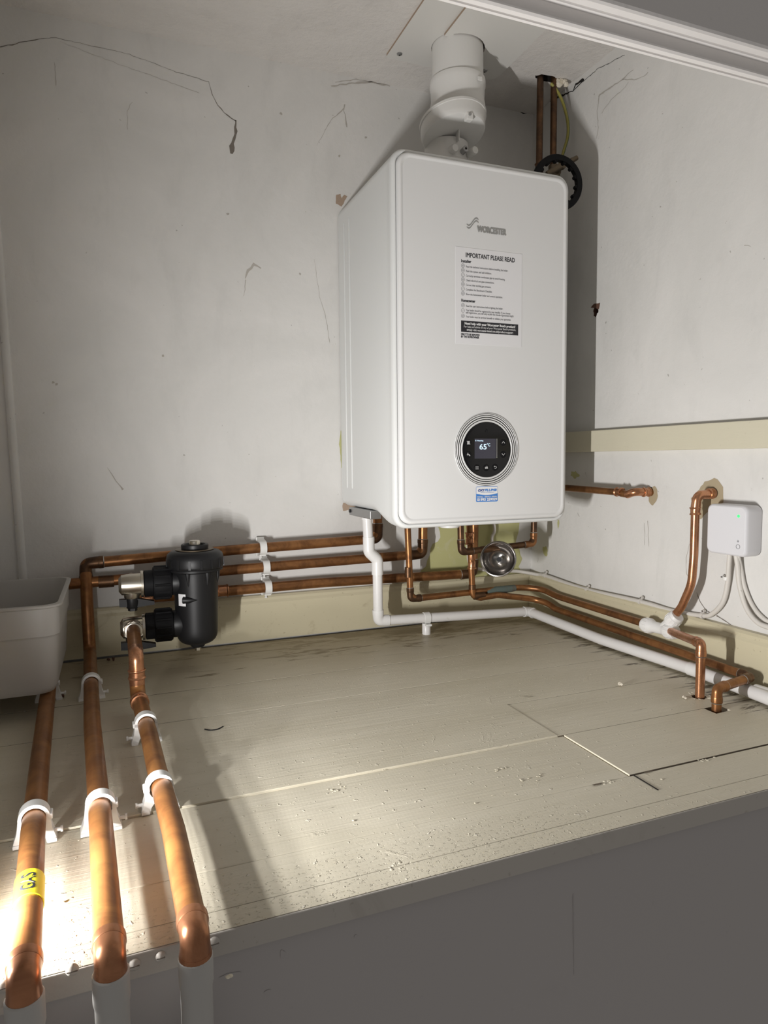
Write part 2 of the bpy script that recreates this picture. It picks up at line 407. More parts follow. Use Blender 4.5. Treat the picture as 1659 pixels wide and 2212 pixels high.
crack(w, [(-0.5328, 0.0000, 1.2687), (-0.4813, 0.0000, 1.2844), (-0.4124, 0.0000, 1.2868)], [.001, .0015, .001], nb, 2, seed=10)
crack(w, [(-0.1372, 0.0000, 1.2912), (-0.0866, 0.0000, 1.2945), (-0.0568, 0.0000, 1.2952), (-0.0321, 0.0000, 1.2881), (-0.0044, -0.0000, 1.2928)], [.002, .003, .005, .005, .004], nb, 3, seed=11)
crack(w, [(-1.1013, 0.0000, 1.2404), (-0.9913, 0.0000, 1.2181), (-0.8363, 0.0000, 1.1919)], [.0004, .0005, .0007], nb, 2, seed=12)
crack(w, [(-0.9826, 0.0000, 1.0927), (-0.9813, 0.0000, 1.1294), (-0.9716, 0.0000, 1.1493)], [.0005, .001, .0006], nb, 2, seed=13)
crack(w, [(-1.1130, 0.0000, 1.1989), (-1.1116, 0.0000, 1.1555)], [.0005, .0012], nb, 2, seed=14)
crack(w, [(-0.5903, 0.0000, 0.8706), (-0.5786, 0.0000, 0.7884), (-0.5628, 0.0000, 0.7370), (-0.5558, 0.0000, 0.6845)], [.0004, .0006, .0007, .0012], nb, 2, seed=15)
crack(w, [(-1.0472, 0.0000, 0.4004), (-1.0190, 0.0000, 0.3530)], [.0005, .003], nb, 2, seed=16)
for i, (px) in enumerate([(-0.4602, 0.0000, 1.1595), (-0.5254, 0.0000, 1.1082), (-0.7829, 0.0000, 0.9485), (-0.6237, 0.0000, 0.8345), (-0.9280, 0.0000, 0.6376), (-0.6601, 0.0000, 1.1784), (-0.2306, 0.0000, 1.0993), (-0.1920, 0.0000, 1.1984), (-1.1366, 0.0000, 0.5706), (-1.1424, 0.0000, 0.5742)]):
    patch(w, [(px[0] + a, 0, px[2] + b) for a, b in blob(0, 0, .0028, .0026, 9, .3, i)], nb, 2, jag=0, sub=1)
# torn paper at the two back corners of the boiler
patch(w, [(-0.5361, 0.0000, 1.0007), (-0.5346, 0.0000, 1.0215), (-0.5245, 0.0000, 1.0239), (-0.5213, 0.0000, 1.0149), (-0.5144, 0.0000, 1.0231), (-0.5076, 0.0000, 1.0208), (-0.5215, 0.0000, 0.9962)], nb, 4, .0004, .001, 3, .004)
patch(w, [(-0.5300, 0.0000, 0.3028), (-0.5290, 0.0000, 0.2905), (-0.5126, 0.0000, 0.2910), (-0.4950, 0.0000, 0.2870), (-0.4890, 0.0000, 0.2946), (-0.4888, 0.0000, 0.3092), (-0.5275, 0.0000, 0.3093)], nb, 4, .0004, .001, 4, .004)
# old yellow-green paint left bare below the boiler
patch(w, [(-0.2849, 0.0000, 0.2615), (-0.2721, 0.0000, 0.2138), (-0.2982, 0.0000, 0.1857), (-0.3139, 0.0000, 0.1431), (-0.3308, 0.0000, 0.1172), (-0.1788, 0.0000, 0.1048), (-0.0267, 0.0000, 0.0999), (-0.0356, 0.0000, 0.1206), (-0.0241, 0.0000, 0.1449), (-0.0504, 0.0000, 0.1900), (-0.0321, 0.0000, 0.2510), (-0.1653, 0.0000, 0.2806)], nb, 5, .0005, .004, 5, .012)
patch(w, [(-0.5330, 0.0000, 0.4808), (-0.5358, 0.0000, 0.4481), (-0.5320, 0.0000, 0.3933), (-0.5228, 0.0000, 0.3932), (-0.5214, 0.0000, 0.4809)], nb, 5, .0004, .0012, 6, .008)
struct(w.build('wall_back', [M['wall'], M['crack'], M['crack_soft'], M['void'], M['plaster_pink'], M['yellow_wall']], base=(0, 0, 0)))
# right wall with two pipe holes and an old fixing hole
w = MB(); nr = (-1, 0, 0)
hG = (0.0000, -0.4418, 0.3359); hH = (0.0000, -0.5973, 0.3427); hO = (0.0000, -0.2535, 0.7449)
holes = [[Vector((0, hG[1] + a, hG[2] + b)) for a, b in blob(0, 0, .0115, .0125, 22, .12, 2)],
         [Vector((0, hH[1] + a, hH[2] + b)) for a, b in blob(-.001, 0, .0125, .0135, 24, .05, 5)],
         [Vector((0, hO[1] + a, hO[2] + b)) for a, b in blob(0, 0, .009, .0135, 16, .3, 9)]]
w.flat([(0, 0.02, -0.1), (0, -1.02, -0.1), (0, -1.02, H + 0.05), (0, 0.02, H + 0.05)], holes, None, 0)
for h in holes[:2]: w.loops([h, [p + Vector((0.05, 0, 0)) for p in h]], 3, False, (False, True))
w.loops([holes[2], [p + Vector((0.03, 0, 0)) for p in holes[2]]], 4, False, (False, True))
patch(w, [(0.0000, -0.2354, 0.7559), (0.0000, -0.2483, 0.7615), (0.0000, -0.2675, 0.7595), (0.0000, -0.2646, 0.7458)], nr, 4, .0003, .0012, 21, .005)
patch(w, [(-0.0, hG[1] + a, hG[2] + b) for a, b in blob(-.001, -.004, .0135, .019, 20, .12, 4)], nr, 5, .0003, 0.0, 2, 1)
patch(w, [(0.0000, -0.5447, 0.3144), (0.0000, -0.5430, 0.3314), (0.0000, -0.5615, 0.3500), (0.0000, -0.5741, 0.3644), (0.0000, -0.5963, 0.3719), (0.0000, -0.6101, 0.3645), (0.0000, -0.6175, 0.3554), (0.0000, -0.6161, 0.3384), (0.0000, -0.6185, 0.3275), (0.0000, -0.5951, 0.3150), (0.0000, -0.5688, 0.2939), (0.0000, -0.5525, 0.2837)], nr, 5, .0003, .0016, 7, .006)
crack(w, [(0.0000, 0.0003, 1.2949), (0.0000, -0.0676, 1.2891), (0.0000, -0.1612, 1.2691), (0.0000, -0.1951, 1.2710), (0.0000, -0.2468, 1.2732), (0.0000, -0.3360, 1.2575)], [.005, .004, .0025, .0014, .001, .0008], nr, 3, seed=31)
crack(w, [(0.0000, -0.1612, 1.2691), (0.0000, -0.1713, 1.2787), (0.0000, -0.2017, 1.2739)], [.002, .004, .0065], nr, 3, seed=32)
crack(w, [(0.0000, -0.2543, 1.2133), (0.0000, -0.2909, 1.2122), (0.0000, -0.3301, 1.2101), (0.0000, -0.3619, 1.2145)], [.004, .0025, .0025, .001], nr, 2, seed=33)
crack(w, [(0.0000, -0.2543, 1.2133), (0.0000, -0.2487, 1.1832), (0.0000, -0.2542, 1.1460), (0.0000, -0.2469, 1.1243)], [.002, .0015, .001, .001], nr, 2, seed=34)
crack(w, [(0.0000, -0.3301, 1.2101), (0.0000, -0.3721, 1.1892), (0.0000, -0.3947, 1.1843), (0.0000, -0.4050, 1.1881)], [.0008, .0012, .001, .002], nr, 2, seed=35)
crack(w, [(0.0000, -0.2646, 1.1711), (0.0000, -0.2945, 1.1864), (0.0000, -0.3307, 1.1882), (0.0000, -0.3487, 1.1953)], [.0008, .0012, .001, .001], nr, 2, seed=36)
crack(w, [(0.0000, -0.5624, 0.1501), (0.0000, -0.5707, 0.1337), (0.0000, -0.5855, 0.1205), (0.0000, -0.6018, 0.1150)], [.001, .0014, .0018, .002], nr, 1, seed=37)
crack(w, [(0.0000, -0.6103, 0.1150), (0.0000, -0.6435, 0.1050), (0.0000, -0.6921, 0.0978), (0.0000, -0.7186, 0.0960)], [.003, .0016, .002, .002], nr, 1, seed=38)
crack(w, [(0.0000, -0.5424, 0.2422), (0.0000, -0.5352, 0.2140), (0.0000, -0.5362, 0.1821), (0.0000, -0.5446, 0.1743)], [.0006, .001, .001, .0008], nr, 2, seed=39)
for i, pts in enumerate([[(0.0000, -0.0313, 0.1363), (0.0000, -0.0354, 0.1480)], [(0.0000, -0.1974, 0.2785), (0.0000, -0.2046, 0.2700)], [(0.0000, -0.4196, 0.2725), (0.0000, -0.4223, 0.2257)], [(0.0000, -0.4302, 0.2782), (0.0000, -0.4343, 0.2251)], [(0.0000, -0.6466, 0.7772), (0.0000, -0.6598, 0.7718)], [(0.0000, -0.2249, 0.3768), (0.0000, -0.2302, 0.3660)]]):
    crack(w, pts, [.0012, .0008], nr, 2, seed=40 + i)
for i, (a, rx, ry) in enumerate([((0.0000, -0.1207, 0.2450), .004, .011), ((0.0000, -0.0663, 0.1703), .012, .012), ((0.0000, 0.0143, 0.1288), .010, .022), ((0.0000, -0.1850, 0.3707), .016, .008)]):
    patch(w, [(0, a[1] + p, a[2] + q) for p, q in blob(0, 0, rx, ry, 18, .35, 60 + i)], nr, 6, .0003, 0, i, 1)
struct(w.build('wall_right', [M['wall'], M['crack'], M['crack_soft'], M['void'], M['debris'], M['plaster'], M['yellow_wall']], base=(0, 0, 0)))
# left wall, out of frame, closes the cupboard
w = MB(); w.box((XL, -1.0, -0.1), (XL - 0.06, 0.02, H + 0.05)); struct(w.build('wall_left', M['wall'], base=(XL, 0, 0)))
# ceiling with the flue hole and the pipe hole in the corner
FX, FY = -0.3225, -0.195
w = MB()
fh = circ((FX, FY, H), 0.0600, X, Y, 40)
ph = [Vector((-0.068 + a, -0.154 + b, H)) for a, b in blob(0, 0, .031, .0125, 22, .12, 14)]
w.flat([(XL, 0.02, H), (0.02, 0.02, H), (0.02, -1.0, H), (XL, -1.0, H)], [fh, ph])
w.loops([fh, [p + Z * 0.25 for p in fh]], 1, True, (False, True))
w.loops([ph, [p + Z * 0.12 for p in ph]], 1, False, (False, True))
for i, px in enumerate([(-0.1208, -0.1734, 1.2874)]): pass
struct(w.build('ceiling', [M['ceiling'], M['void'], M['crack']], base=(0, 0, H)))
# boarded platform
JO = [-0.0225, -0.1515, -0.2985, -0.443, -0.5855, -0.7265, -0.868, -0.934, -0.962]
w = MB(); rnd = random.Random(5)
def plank(x0, x1, y0, y1, hole=None, dz=0.0):
    g = (0.0004 if y1 == JO[1] else 0.0008)
    o = [(x0, y0 - g), (x1, y0 - g), (x1, y1 + g), (x0, y1 + g)]
    if hole == 'notch':
        o = [(x0, y0 - g), (-0.152, y0 - g), (-0.152, -0.7525), (-0.119, -0.7505), (-0.119, y0 - g), (x1, y0 - g), (x1, y1 + g), (x0, y1 + g)]
    hs = []
    if hole == 'round': hs = [[Vector((-0.1145 + a, -0.683 + b, dz)) for a, b in blob(0, 0, .0135, .0115, 18, .15, 8)]]
    bm = bmesh.new()
    for lp in [[Vector((a, b, dz)) for a, b in o]] + hs:
        vs = [bm.verts.new(p) for p in lp]
        for i in range(len(vs)): bm.edges.new((vs[i], vs[(i + 1) % len(vs)]))
    edges0 = bm.edges[:]
    bmesh.ops.triangle_fill(bm, use_beauty=True, edges=edges0)
    r = bmesh.ops.extrude_face_region(bm, geom=bm.faces[:])
    bmesh.ops.translate(bm, vec=(0, 0, -0.02), verts=[g2 for g2 in r['geom'] if isinstance(g2, bmesh.types.BMVert)])
    bmesh.ops.recalc_face_normals(bm, faces=bm.faces[:])
    top = [e for e in bm.edges if all(abs(v.co.z - dz) < 1e-6 for v in e.verts) and any(abs(f.normal.z) < 0.5 for f in e.link_faces)]
    bmesh.ops.bevel(bm, geom=top, offset=(0.0016 if y0 == JO[5] and x1 < -.4 else 0.0004), segments=2, profile=0.6, affect='EDGES')
    bm.normal_update(); bm.verts.ensure_lookup_table(); bm.verts.index_update()
    for f in bm.faces:
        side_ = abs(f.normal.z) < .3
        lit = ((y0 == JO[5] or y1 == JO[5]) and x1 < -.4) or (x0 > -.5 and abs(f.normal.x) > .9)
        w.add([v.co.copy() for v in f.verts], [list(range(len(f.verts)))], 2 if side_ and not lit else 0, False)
    bm.free()
xs0, xs1 = XL, -0.0005
plank(xs0, xs1, JO[0], JO[1]); plank(xs0, xs1, JO[1], JO[2], dz=0.0003); plank(xs0, xs1, JO[2], JO[3])
plank(xs0, xs1, JO[3], JO[4])
plank(xs0, -0.4375, JO[4], JO[5], dz=0.0008); plank(-0.4368, xs1, JO[4], JO[5], 'round')
plank(xs0, -0.4285, JO[5], JO[6], dz=-0.0012); plank(-0.4270, xs1, JO[5] - .0006, JO[6] + .0008, 'notch', dz=0.0004)
plank(xs0, xs1, JO[6], JO[7], dz=-.0006); plank(xs0, xs1, JO[7] + .0010, JO[8], dz=-.0006)
w.box((XL, -0.95, -0.1), (0.0, 0.0, -0.0215), 1)
w.box((-0.4215, -0.869, -0.002), (-0.4232, -0.912, 0.0002), 1)
w.box((-0.0005, -0.01, -0.02), (-0.03, -0.95, -0.0195), 1)
# flakes, knots and paint drips
for i, (p, rx, ry) in enumerate([((-0.8258, -0.7057, 0.0000), .007, .004), ((-0.4829, -0.8718, 0.0000), .008, .0018), ((-0.3993, -0.8696, 0.0000), .007, .0015), ((-0.5350, -0.7244, -0.0000), .007, .0015)]):
    w.add([(p[0] + a, p[1] + b, 0.0007) for a, b in blob(0, 0, rx, ry, 16, .2, i)], [list(range(16))], 2, False)
for i, (p, rx, ry) in enumerate([((-0.7839, -0.9329, 0.0000), .010, .006), ((-0.5719, -0.7852, 0.0000), .012, .006), ((-0.4681, -0.8713, 0.0000), .011, .005), ((-0.7871, -0.7506, 0.0000), .014, .008), ((-0.5473, -0.8243, 0.0000), .020, .010), ((-0.2963, -0.8711, 0.0000), .018, .007), ((-0.9647, -1.0188, 0.0000), .002, .001)]):
    for k in range(9):
        rr = random.Random(i * 50 + k); a = rr.random() * 6.3; d = rr.random() ** .5
        q = (p[0] + rx * d * math.cos(a), p[1] + ry * d * math.sin(a), -0.0006); s_ = .0003 + rr.random() * .0009
        w.lathe([(s_ * 2.2, 0), (s_ * 1.6, s_ * .4), (s_ * .4, s_ * .6)], q, Z, 8, 0, (False, True))
for k in range(150):
    rr = random.Random(900 + k); q = (-1.15 + rr.random() * 1.1, -0.05 - rr.random() * .88, -0.0004); s_ = .0004 + rr.random() ** 3 * .0008
    w.lathe([(s_ * 1.8, 0), (s_ * 1.3, s_ * .5), (s_ * .3, s_ * .75)], q, Z, 7, 0, (False, True))
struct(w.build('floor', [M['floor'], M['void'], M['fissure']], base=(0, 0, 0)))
# nosing along the front edge, with painted screw heads on its left end
w = MB(); w.box((XL, -0.9625, -0.0235), (0.1, -0.956, -0.0014), 0, 0.001)
nos = struct(w.build('trim_1', M['nosing'], base=(0, -0.96, 0)))
for i, (p) in enumerate([(-0.9694, -0.9625, -0.0089), (-1.0139, -0.9625, -0.0087), (-1.0352, -0.9625, -0.0099), (-1.0824, -0.9625, -0.0003), (-1.1317, -0.9625, 0.0006)]):
    w = MB(); r = .0052 if i != 1 else .0045
    w.lathe([(r, 0), (r * .95, .0012), (r * .7, .0026), (r * .2, .0032)], (p[0], -0.9625, max(p[2], -.0165)), (0, -1, 0), 18)
    w.box((p[0] - r * .8, -0.9659, max(p[2], -.0165) - .0004), (p[0] + r * .8, -0.9652, max(p[2], -.0165) + .0004), 1)
    w.build('screw_head', [M['nosing'], M['crack']], nos)
w = MB(); w.box((XL, -0.957, -0.9), (0.1, -0.945, -0.022)); 
for i, (p, rx, rz) in enumerate([((-0.9560, -0.9570, -0.0485), .009, .003), ((-0.9222, -0.9570, -0.0741), .003, .002), ((-0.9077, -0.9570, -0.0415), .002, .004), ((-0.8363, -0.9570, -0.0444), .0016, .0014)]):
    w.add([(p[0] + a, -0.9574, p[2] + b) for a, b in blob(0, 0, rx, rz, 14, .25, i)], [list(range(14))], 0, False)
crack(w, [(-0.5832, -0.9570, -0.0660), (-0.5806, -0.9570, -0.1612)], [.0007, .0005], nb, 0, .0003, 77, .0006)
struct(w.build('wall_front', M['panel'], base=(0, -0.95, -0.9)))
# door lintel overhead: a painted board with a beaded edge each side
w = MB()
prof = [(-0.9590, .97), (-0.9590, .8300), (-0.9600, .8270), (-0.9645, .8262), (-0.9650, .8280), (-0.9662, .8280), (-0.9668, .8265), (-0.9720, .8266), (-0.9738, .8285), (-0.9740, .8300), (-0.9740, .8415), (-0.9748, .8428), (-0.9770, .8428), (-0.9778, .8445), (-0.9792, .8445), (-0.9800, .8430), (-0.9870, .8432), (-0.9888, .8450), (-0.9895, .8480), (-0.9895, .97)]
w.loops([[Vector((XL, y, z)) for y, z in prof], [Vector((0.15, y, z)) for y, z in prof]], 0, False, (True, True))
w.box((XL, -.9895, .97), (0.15, -.9590, 1.34))
struct(w.build('trim_2', M['lintel'], base=(0, -0.98, .83)))
# skirtings
def skirting(name, along_x):
    w = MB(); pr = [(0, .004), (-.02, .004), (-.02, .088), (-.017, .094), (-.016, .1), (-.012, HS), (0, HS)]
    if along_x: w.loops([[Vector((x, p, z)) for p, z in pr] for x in (XL, -0.0005)], 0, False)
    else: w.loops([[Vector((p, y, z)) for p, z in pr] for y in (-0.0203, -1.0)], 0, False)
    struct(w.build(name, [M['skirting']], base=(0, 0, 0)))
skirting('baseboard_back', True); skirting('baseboard_right', False)
# horizontal cream rail on the right wall
w = MB(); w.box((-0.018, -0.004, .4245), (0, -1.0, .4725), 0, .0015)
struct(w.build('trim_3', M['rail'], base=(0, 0, .42)))
# thin vertical bead on the back wall at the far left
w = MB()
w.loops([[Vector((x0 + a, -b, z)) for a, b in ((-.008, 0), (-.007, .004), (-.003, .0065), (.003, .0065), (.007, .004), (.008, 0))] for x0, z in ((-1.2375, H - .02), (-1.2135, .1055))], 0, True)
struct(w.build('trim_4', M['wall'], base=(-1.22, 0, 0)))

# ------------------------------------------------------------------ boiler
bx0, bx1, bz0, bz1, D = -0.533, -0.133, 0.2757, 0.9938, 0.340
boiler = thing('boiler', 'white wall-hung gas boiler with a round black control dial', 'boiler', ((bx0 + bx1) / 2, -0.17, bz0))
def rrect(x0, x1, z0, z1, r, y, n=9):
    out = []
    for cx, cz, a0 in ((x1 - r, z1 - r, 0), (x0 + r, z1 - r, 90), (x0 + r, z0 + r, 180), (x1 - r, z0 + r, 270)):
        for k in range(n + 1):
            a = math.radians(a0 + 90 * k / n); out.append(Vector((cx + r * math.cos(a), y, cz + r * math.sin(a))))
    return out
def zb_at(y):
    d = -y
    if d < .19: return bz0 + .026
    t = min(1, (d - .19) / .105); t = t * t * (3 - 2 * t); return bz0 + .026 - .024 * t
w = MB(); ls = []
for y in [-.003, -.05, -.1, -.15, -.19, -.2, -.21, -.22, -.235, -.25, -.265, -.28, -.295, -.31]:
    ls.append(rrect(bx0 + .0016, bx1 - .0016, zb_at(y), bz1 - .0016, .024, y))
for ins, y in ((.0004, -.316), (0, -.320), (.0004, -.325), (.002, -.329), (.0045, -.3312), (.007, -.3312), (.0086, -.3295), (.0092, -.326)):
    ls.append(rrect(bx0 + ins, bx1 - ins, bz0 + ins, bz1 - ins, .029 - ins * .6, y))
w.loops(ls, 0, True, (True, True))
for px0, px1 in ((-.044, -.033), (-.079, -.068)):
    yc = px0
    w.lathe([(.0001, 0), (.002, .004), (.002, .596), (.0001, .60)], (bx0 + .0014, yc, .345), Z, 10)
w.build('casing', M['boiler'], boiler)
w = MB(); ls = []
for ins, y in ((.0094, -.325), (.0094, -.3335), (.0102, -.3372), (.0122, -.3393), (.0148, -.340), (.0172, -.3394), (.0188, -.3384), (.0200, -.3382)):
    ls.append(rrect(bx0 + ins, bx1 - ins, bz0 + ins, bz1 - ins, .029 - ins * .55, y))
w.loops(ls, 0, True, (True, False)); w.add(ls[-1], [list(range(len(ls[-1])))], 0, False)
w.build('front_panel', M['boiler_edge'], boiler)
w = MB(); w.box((bx0 + .004, -.045, bz0 + .008), (bx0 + .03, -.185, bz0 + .0265), 0, .0015)
w.lathe([(.004, 0), (.004, .003)], (bx0 + .004, -.055, bz0 + .018), (-1, 0, 0), 12, 1)
w.build('mounting_bracket', [M['zinc'], M['black']], boiler)
w = MB(); w.lathe([(.018, 0), (.022, .002), (.022, .012), (.02, .014)], (-.375, -.255, bz0 - .010), Z, 24)
w.build('drain_cap', M['plastic'], boiler)
YF = -0.3382
def on_front(x, z, lift=.0004): return Matrix(((1, 0, 0, x), (0, 0, 1, YF - lift), (0, 1, 0, z), (0, 0, 0, 1)))
# maker's badge
w = MB(); w.text('WORCESTER', .0160, on_front(-.3550, .8550, .0008), 0, bold=.0007, fit=.0645)
for off, th in ((.0100, .0026), (.0047, .0026)):
    pts = []
    for k in range(26):
        t = k / 25; x = -.3790 + .0262 * t
        z = .8545 + off + .0158 * (0.5 - 0.5 * math.cos(math.pi * min(1, max(0, (t - .14) / .70)))) + .0022 * max(0, (.14 - t) / .14) - .0030 * (max(0, (t - .84) / .16)) ** 1.5
        pts.append((x, z, .0005 + th * math.sin(math.pi * min(1, max(.06, t * .9 + .05))) ** .7))
    n_ = len(pts); w.add([(x, YF - .0008, z + h / 2) for x, z, h in pts] + [(x, YF - .0008, z - h / 2) for x, z, h in pts], [(i, i + 1, n_ + i + 1, n_ + i) for i in range(n_ - 1)], 0, False)
w.build('maker_badge', M['badge'], boiler)
# notice
nx0, nx1, nz0, nz1 = -.4035, -.2525, .6370, .8220; nw = nx1 - nx0; nh = nz1 - nz0
w = MB(); w.box((nx0, YF - .0005, nz0), (nx1, YF + .0005, nz1), 0)
def nt_(u, v, lift=.0008): return on_front(nx0 + nw * u, nz1 - nh * v, lift)
w.text('IMPORTANT PLEASE READ', .0125, nt_(.145, .098), 1, bold=.0002, fit=.735 * nw)
w.text('Installer', .0078, nt_(.08, .155), 1, bold=.00022, fit=.145 * nw)
w.text('Homeowner', .0078, nt_(.08, .562), 1, bold=.00022, fit=.205 * nw)
rows = [('Read the technical instructions before installing the boiler.', .196, .63), ('Flush the system and add inhibitor.', .243, .38), ('Correctly terminate condensate pipe to avoid freezing.', .291, .585), ('Check electrical and pipe connections.', .338, .42), ('Correct inlet working gas pressure.', .386, .375), ('Complete the Benchmark Checklist.', .434, .39), ('Show the homeowner boiler and control operation.', .482, .55), ('Read the user instructions before lighting the boiler.', .604, .555), ('Your boiler should be registered by your installer. If you choose', .648, .67), ('self-registration, you will only receive the standard guarantee length.', .673, .725), ('Your boiler must be serviced annually to validate your guarantee.', .715, .68)]
for t_, v_, f_ in rows: w.text(t_, .0054, nt_(.15, v_ + .008), 2, bold=.00004, fit=f_ * nw)
for k, v_ in enumerate([.19, .237, .285, .332, .38, .428, .476, .598, .654, .709]):
    c = nt_(.107, v_).translation; rO, rI = .0039, .0034
    a = circ(c, rO, X, Z, 20); b = circ(c, rI, X, Z, 20)
    w.add(a + b, [(i, (i + 1) % 20, 20 + (i + 1) % 20, 20 + i) for i in range(20)], 2, False)
    for q in range(3):
        if k % 3 == 0: w.box((c.x - .0018, c.y, c.z - .0016 + q * .0013), (c.x + .0018, c.y - .0001, c.z - .0012 + q * .0013), 2)
        elif k % 3 == 1: w.box((c.x - .0016 + q * .0014, c.y, c.z - .0016), (c.x - .0012 + q * .0014, c.y - .0001, c.z + .0016), 2)
        else: w.box((c.x - .0012 + q * .0006, c.y, c.z - .0012 + q * .0008), (c.x - .0002 + q * .0006, c.y - .0001, c.z - .0008 + q * .0008), 2)
p0 = nt_(.08, .757).translation; p1 = nt_(.945, .875).translation
w.box((p0.x, YF - .0007, p0.z), (p1.x, YF, p1.z), 1)
for t_, v_, f_, bo in (('Need help with your Worcester Bosch product?', .797, .765, .0002), ('For help and advice on any of your Worcester Bosch products,', .828, .785, 0.00002), ('simply visit worcester-bosch.co.uk/product-support', .860, .70, .0001)):
    w.text(t_, .0066 if v_ < .81 else .0056, nt_(.5125 - f_ / 2, v_, .0010), 3, bold=bo, fit=f_ * nw)
w.text('ONLY TO BE REMOVED', .0055, nt_(.078, .910), 1, bold=.00018, fit=.275 * nw)
w.text('BY THE HOMEOWNER', .0055, nt_(.078, .936), 1, bold=.00018, fit=.265 * nw)
o = w.build('notice_sticker', [M['sheet'], M['ink'], M['ink_grey'], M['white_ink']], boiler); o['label'] = 'white printed notice headed important please read'
# installer's sticker
sx0, sx1, sz0, sz1 = -.3575, -.3075, .3240, .3550; sw = sx1 - sx0; sh = sz1 - sz0
w = MB(); o_ = rrect(sx0, sx1, sz0, sz1, .0022, YF - .0004, 4); w.add(o_, [list(range(len(o_)))], 0, False)
top = [(sx1 - .0005, YF - .0006, sz1 - .0010), (sx0 + .0005, YF - .0006, sz1 - .0010)]
arc = [(sx0 + .0005 + (sw - .001) * k / 16, YF - .0006, sz1 - sh * (.46 + .10 * math.sin(math.pi * k / 16))) for k in range(17)]
w.add(top + arc, [list(range(len(top + arc)))], 1, False)
def st_(u, v): return on_front(sx0 + sw * u, sz1 - sh * v, .0009)
w.text('OXY', .0066, st_(.07, .315), 2, bold=.0003, fit=.30 * sw, shear=.25); w.text('PLUMB', .0066, st_(.38, .315), 3, bold=.0003, fit=.55 * sw, shear=.25)
w.text('HEATING & GAS PROFESSIONALS', .0022, st_(.2, .415), 3, fit=.62 * sw)
w.text('INSTALL - SERVICE - REPAIR', .0034, st_(.05, .705), 1, bold=.0001, fit=.9 * sw)
w.text('01993 259029', .0072, st_(.045, .925), 1, bold=.0003, fit=.915 * sw)
o = w.build('service_sticker', [M['blue'], M['white_ink'], M['navy'], M['blue']], boiler); o['label'] = 'blue and white service sticker with a phone number'
# control dial
cx, cz = -.3335, .4295
dial = MB(); ro = .0738
prof = [(ro, 0, 0)]
bands = [(.0738, .0008, 0), (.0725, .0012, 1), (.0716, .0014, 0), (.0694, .0016, 1), (.0680, .0017, 0), (.0655, .0018, 1), (.0637, .0018, 0), (.0612, .0018, 1), (.0596, .0017, 0), (.0572, .0010, 0)]
prev = (ro + .0004, 0.0)
for i, (r, h, mi) in enumerate(bands):
    nxt = bands[i + 1][0] if i + 1 < len(bands) else .0558
    if mi == 1: dial.lathe([(r, .0018), (r - .0003, .0004), (nxt + .0003, .0004), (nxt, .0018)], (cx, YF, cz), (0, -1, 0), 72, 1, (False, False))
    else: dial.lathe([(r, .0018 if i else .0003), ((r + nxt) / 2, .0026), (nxt, .0018)], (cx, YF, cz), (0, -1, 0), 72, 0, (False, False))
dialo = dial.build('control_dial', [M['boiler_edge'], M['gloss_black']], boiler); dialo['label'] = 'round control dial with a ringed white bezel'
w = MB(); w.lathe([(.0574, .0003), (.0574, .0006), (.05, .0007)], (cx, YF, cz), (0, -1, 0), 64, 0, (False, True))
w.build('dial_face', M['gloss_black'], dialo)
YD = -.0012
w = MB(); w.box((-.3612, YF - .0011, .4115), (-.3125, YF - .0004, .4515), 0)
w.text('65', .0150, Matrix.Translation((0, -.0005, 0)) @ on_front(-.3510, .4300, .0012), 1, bold=.0002, fit=.0158)
w.text('\u00b0C', .0082, on_front(-.3338, .4362, .0017), 1, bold=.0001, fit=.0072)
w.text('Heating', .0036, on_front(-.3562, .4462, .0017), 1, bold=.00005, fit=.0140)
for q in range(3): w.box((-.3600, YF - .0016, .4463 + q * .0009), (-.3578, YF - .0015, .4468 + q * .0009), 1)
w.build('display_screen', [M['screen'], M['screen_text']], dialo)
w = MB(); w.box((-.3101, YF - .0012, .4125), (-.3097, YF - .0004, .4515), 0); w.build('screen_edge_line', M['icon'], dialo)
w = MB()
for sgn in (-1, 1): w.tube([(cx - .0028 * sgn, YF - .0010, .4640), (cx - .0030 * sgn, YF - .0010, .4662), (cx, YF - .0010, .4712)], .0004, 6)
w.build('flame_mark', M['black_matt'], dialo)
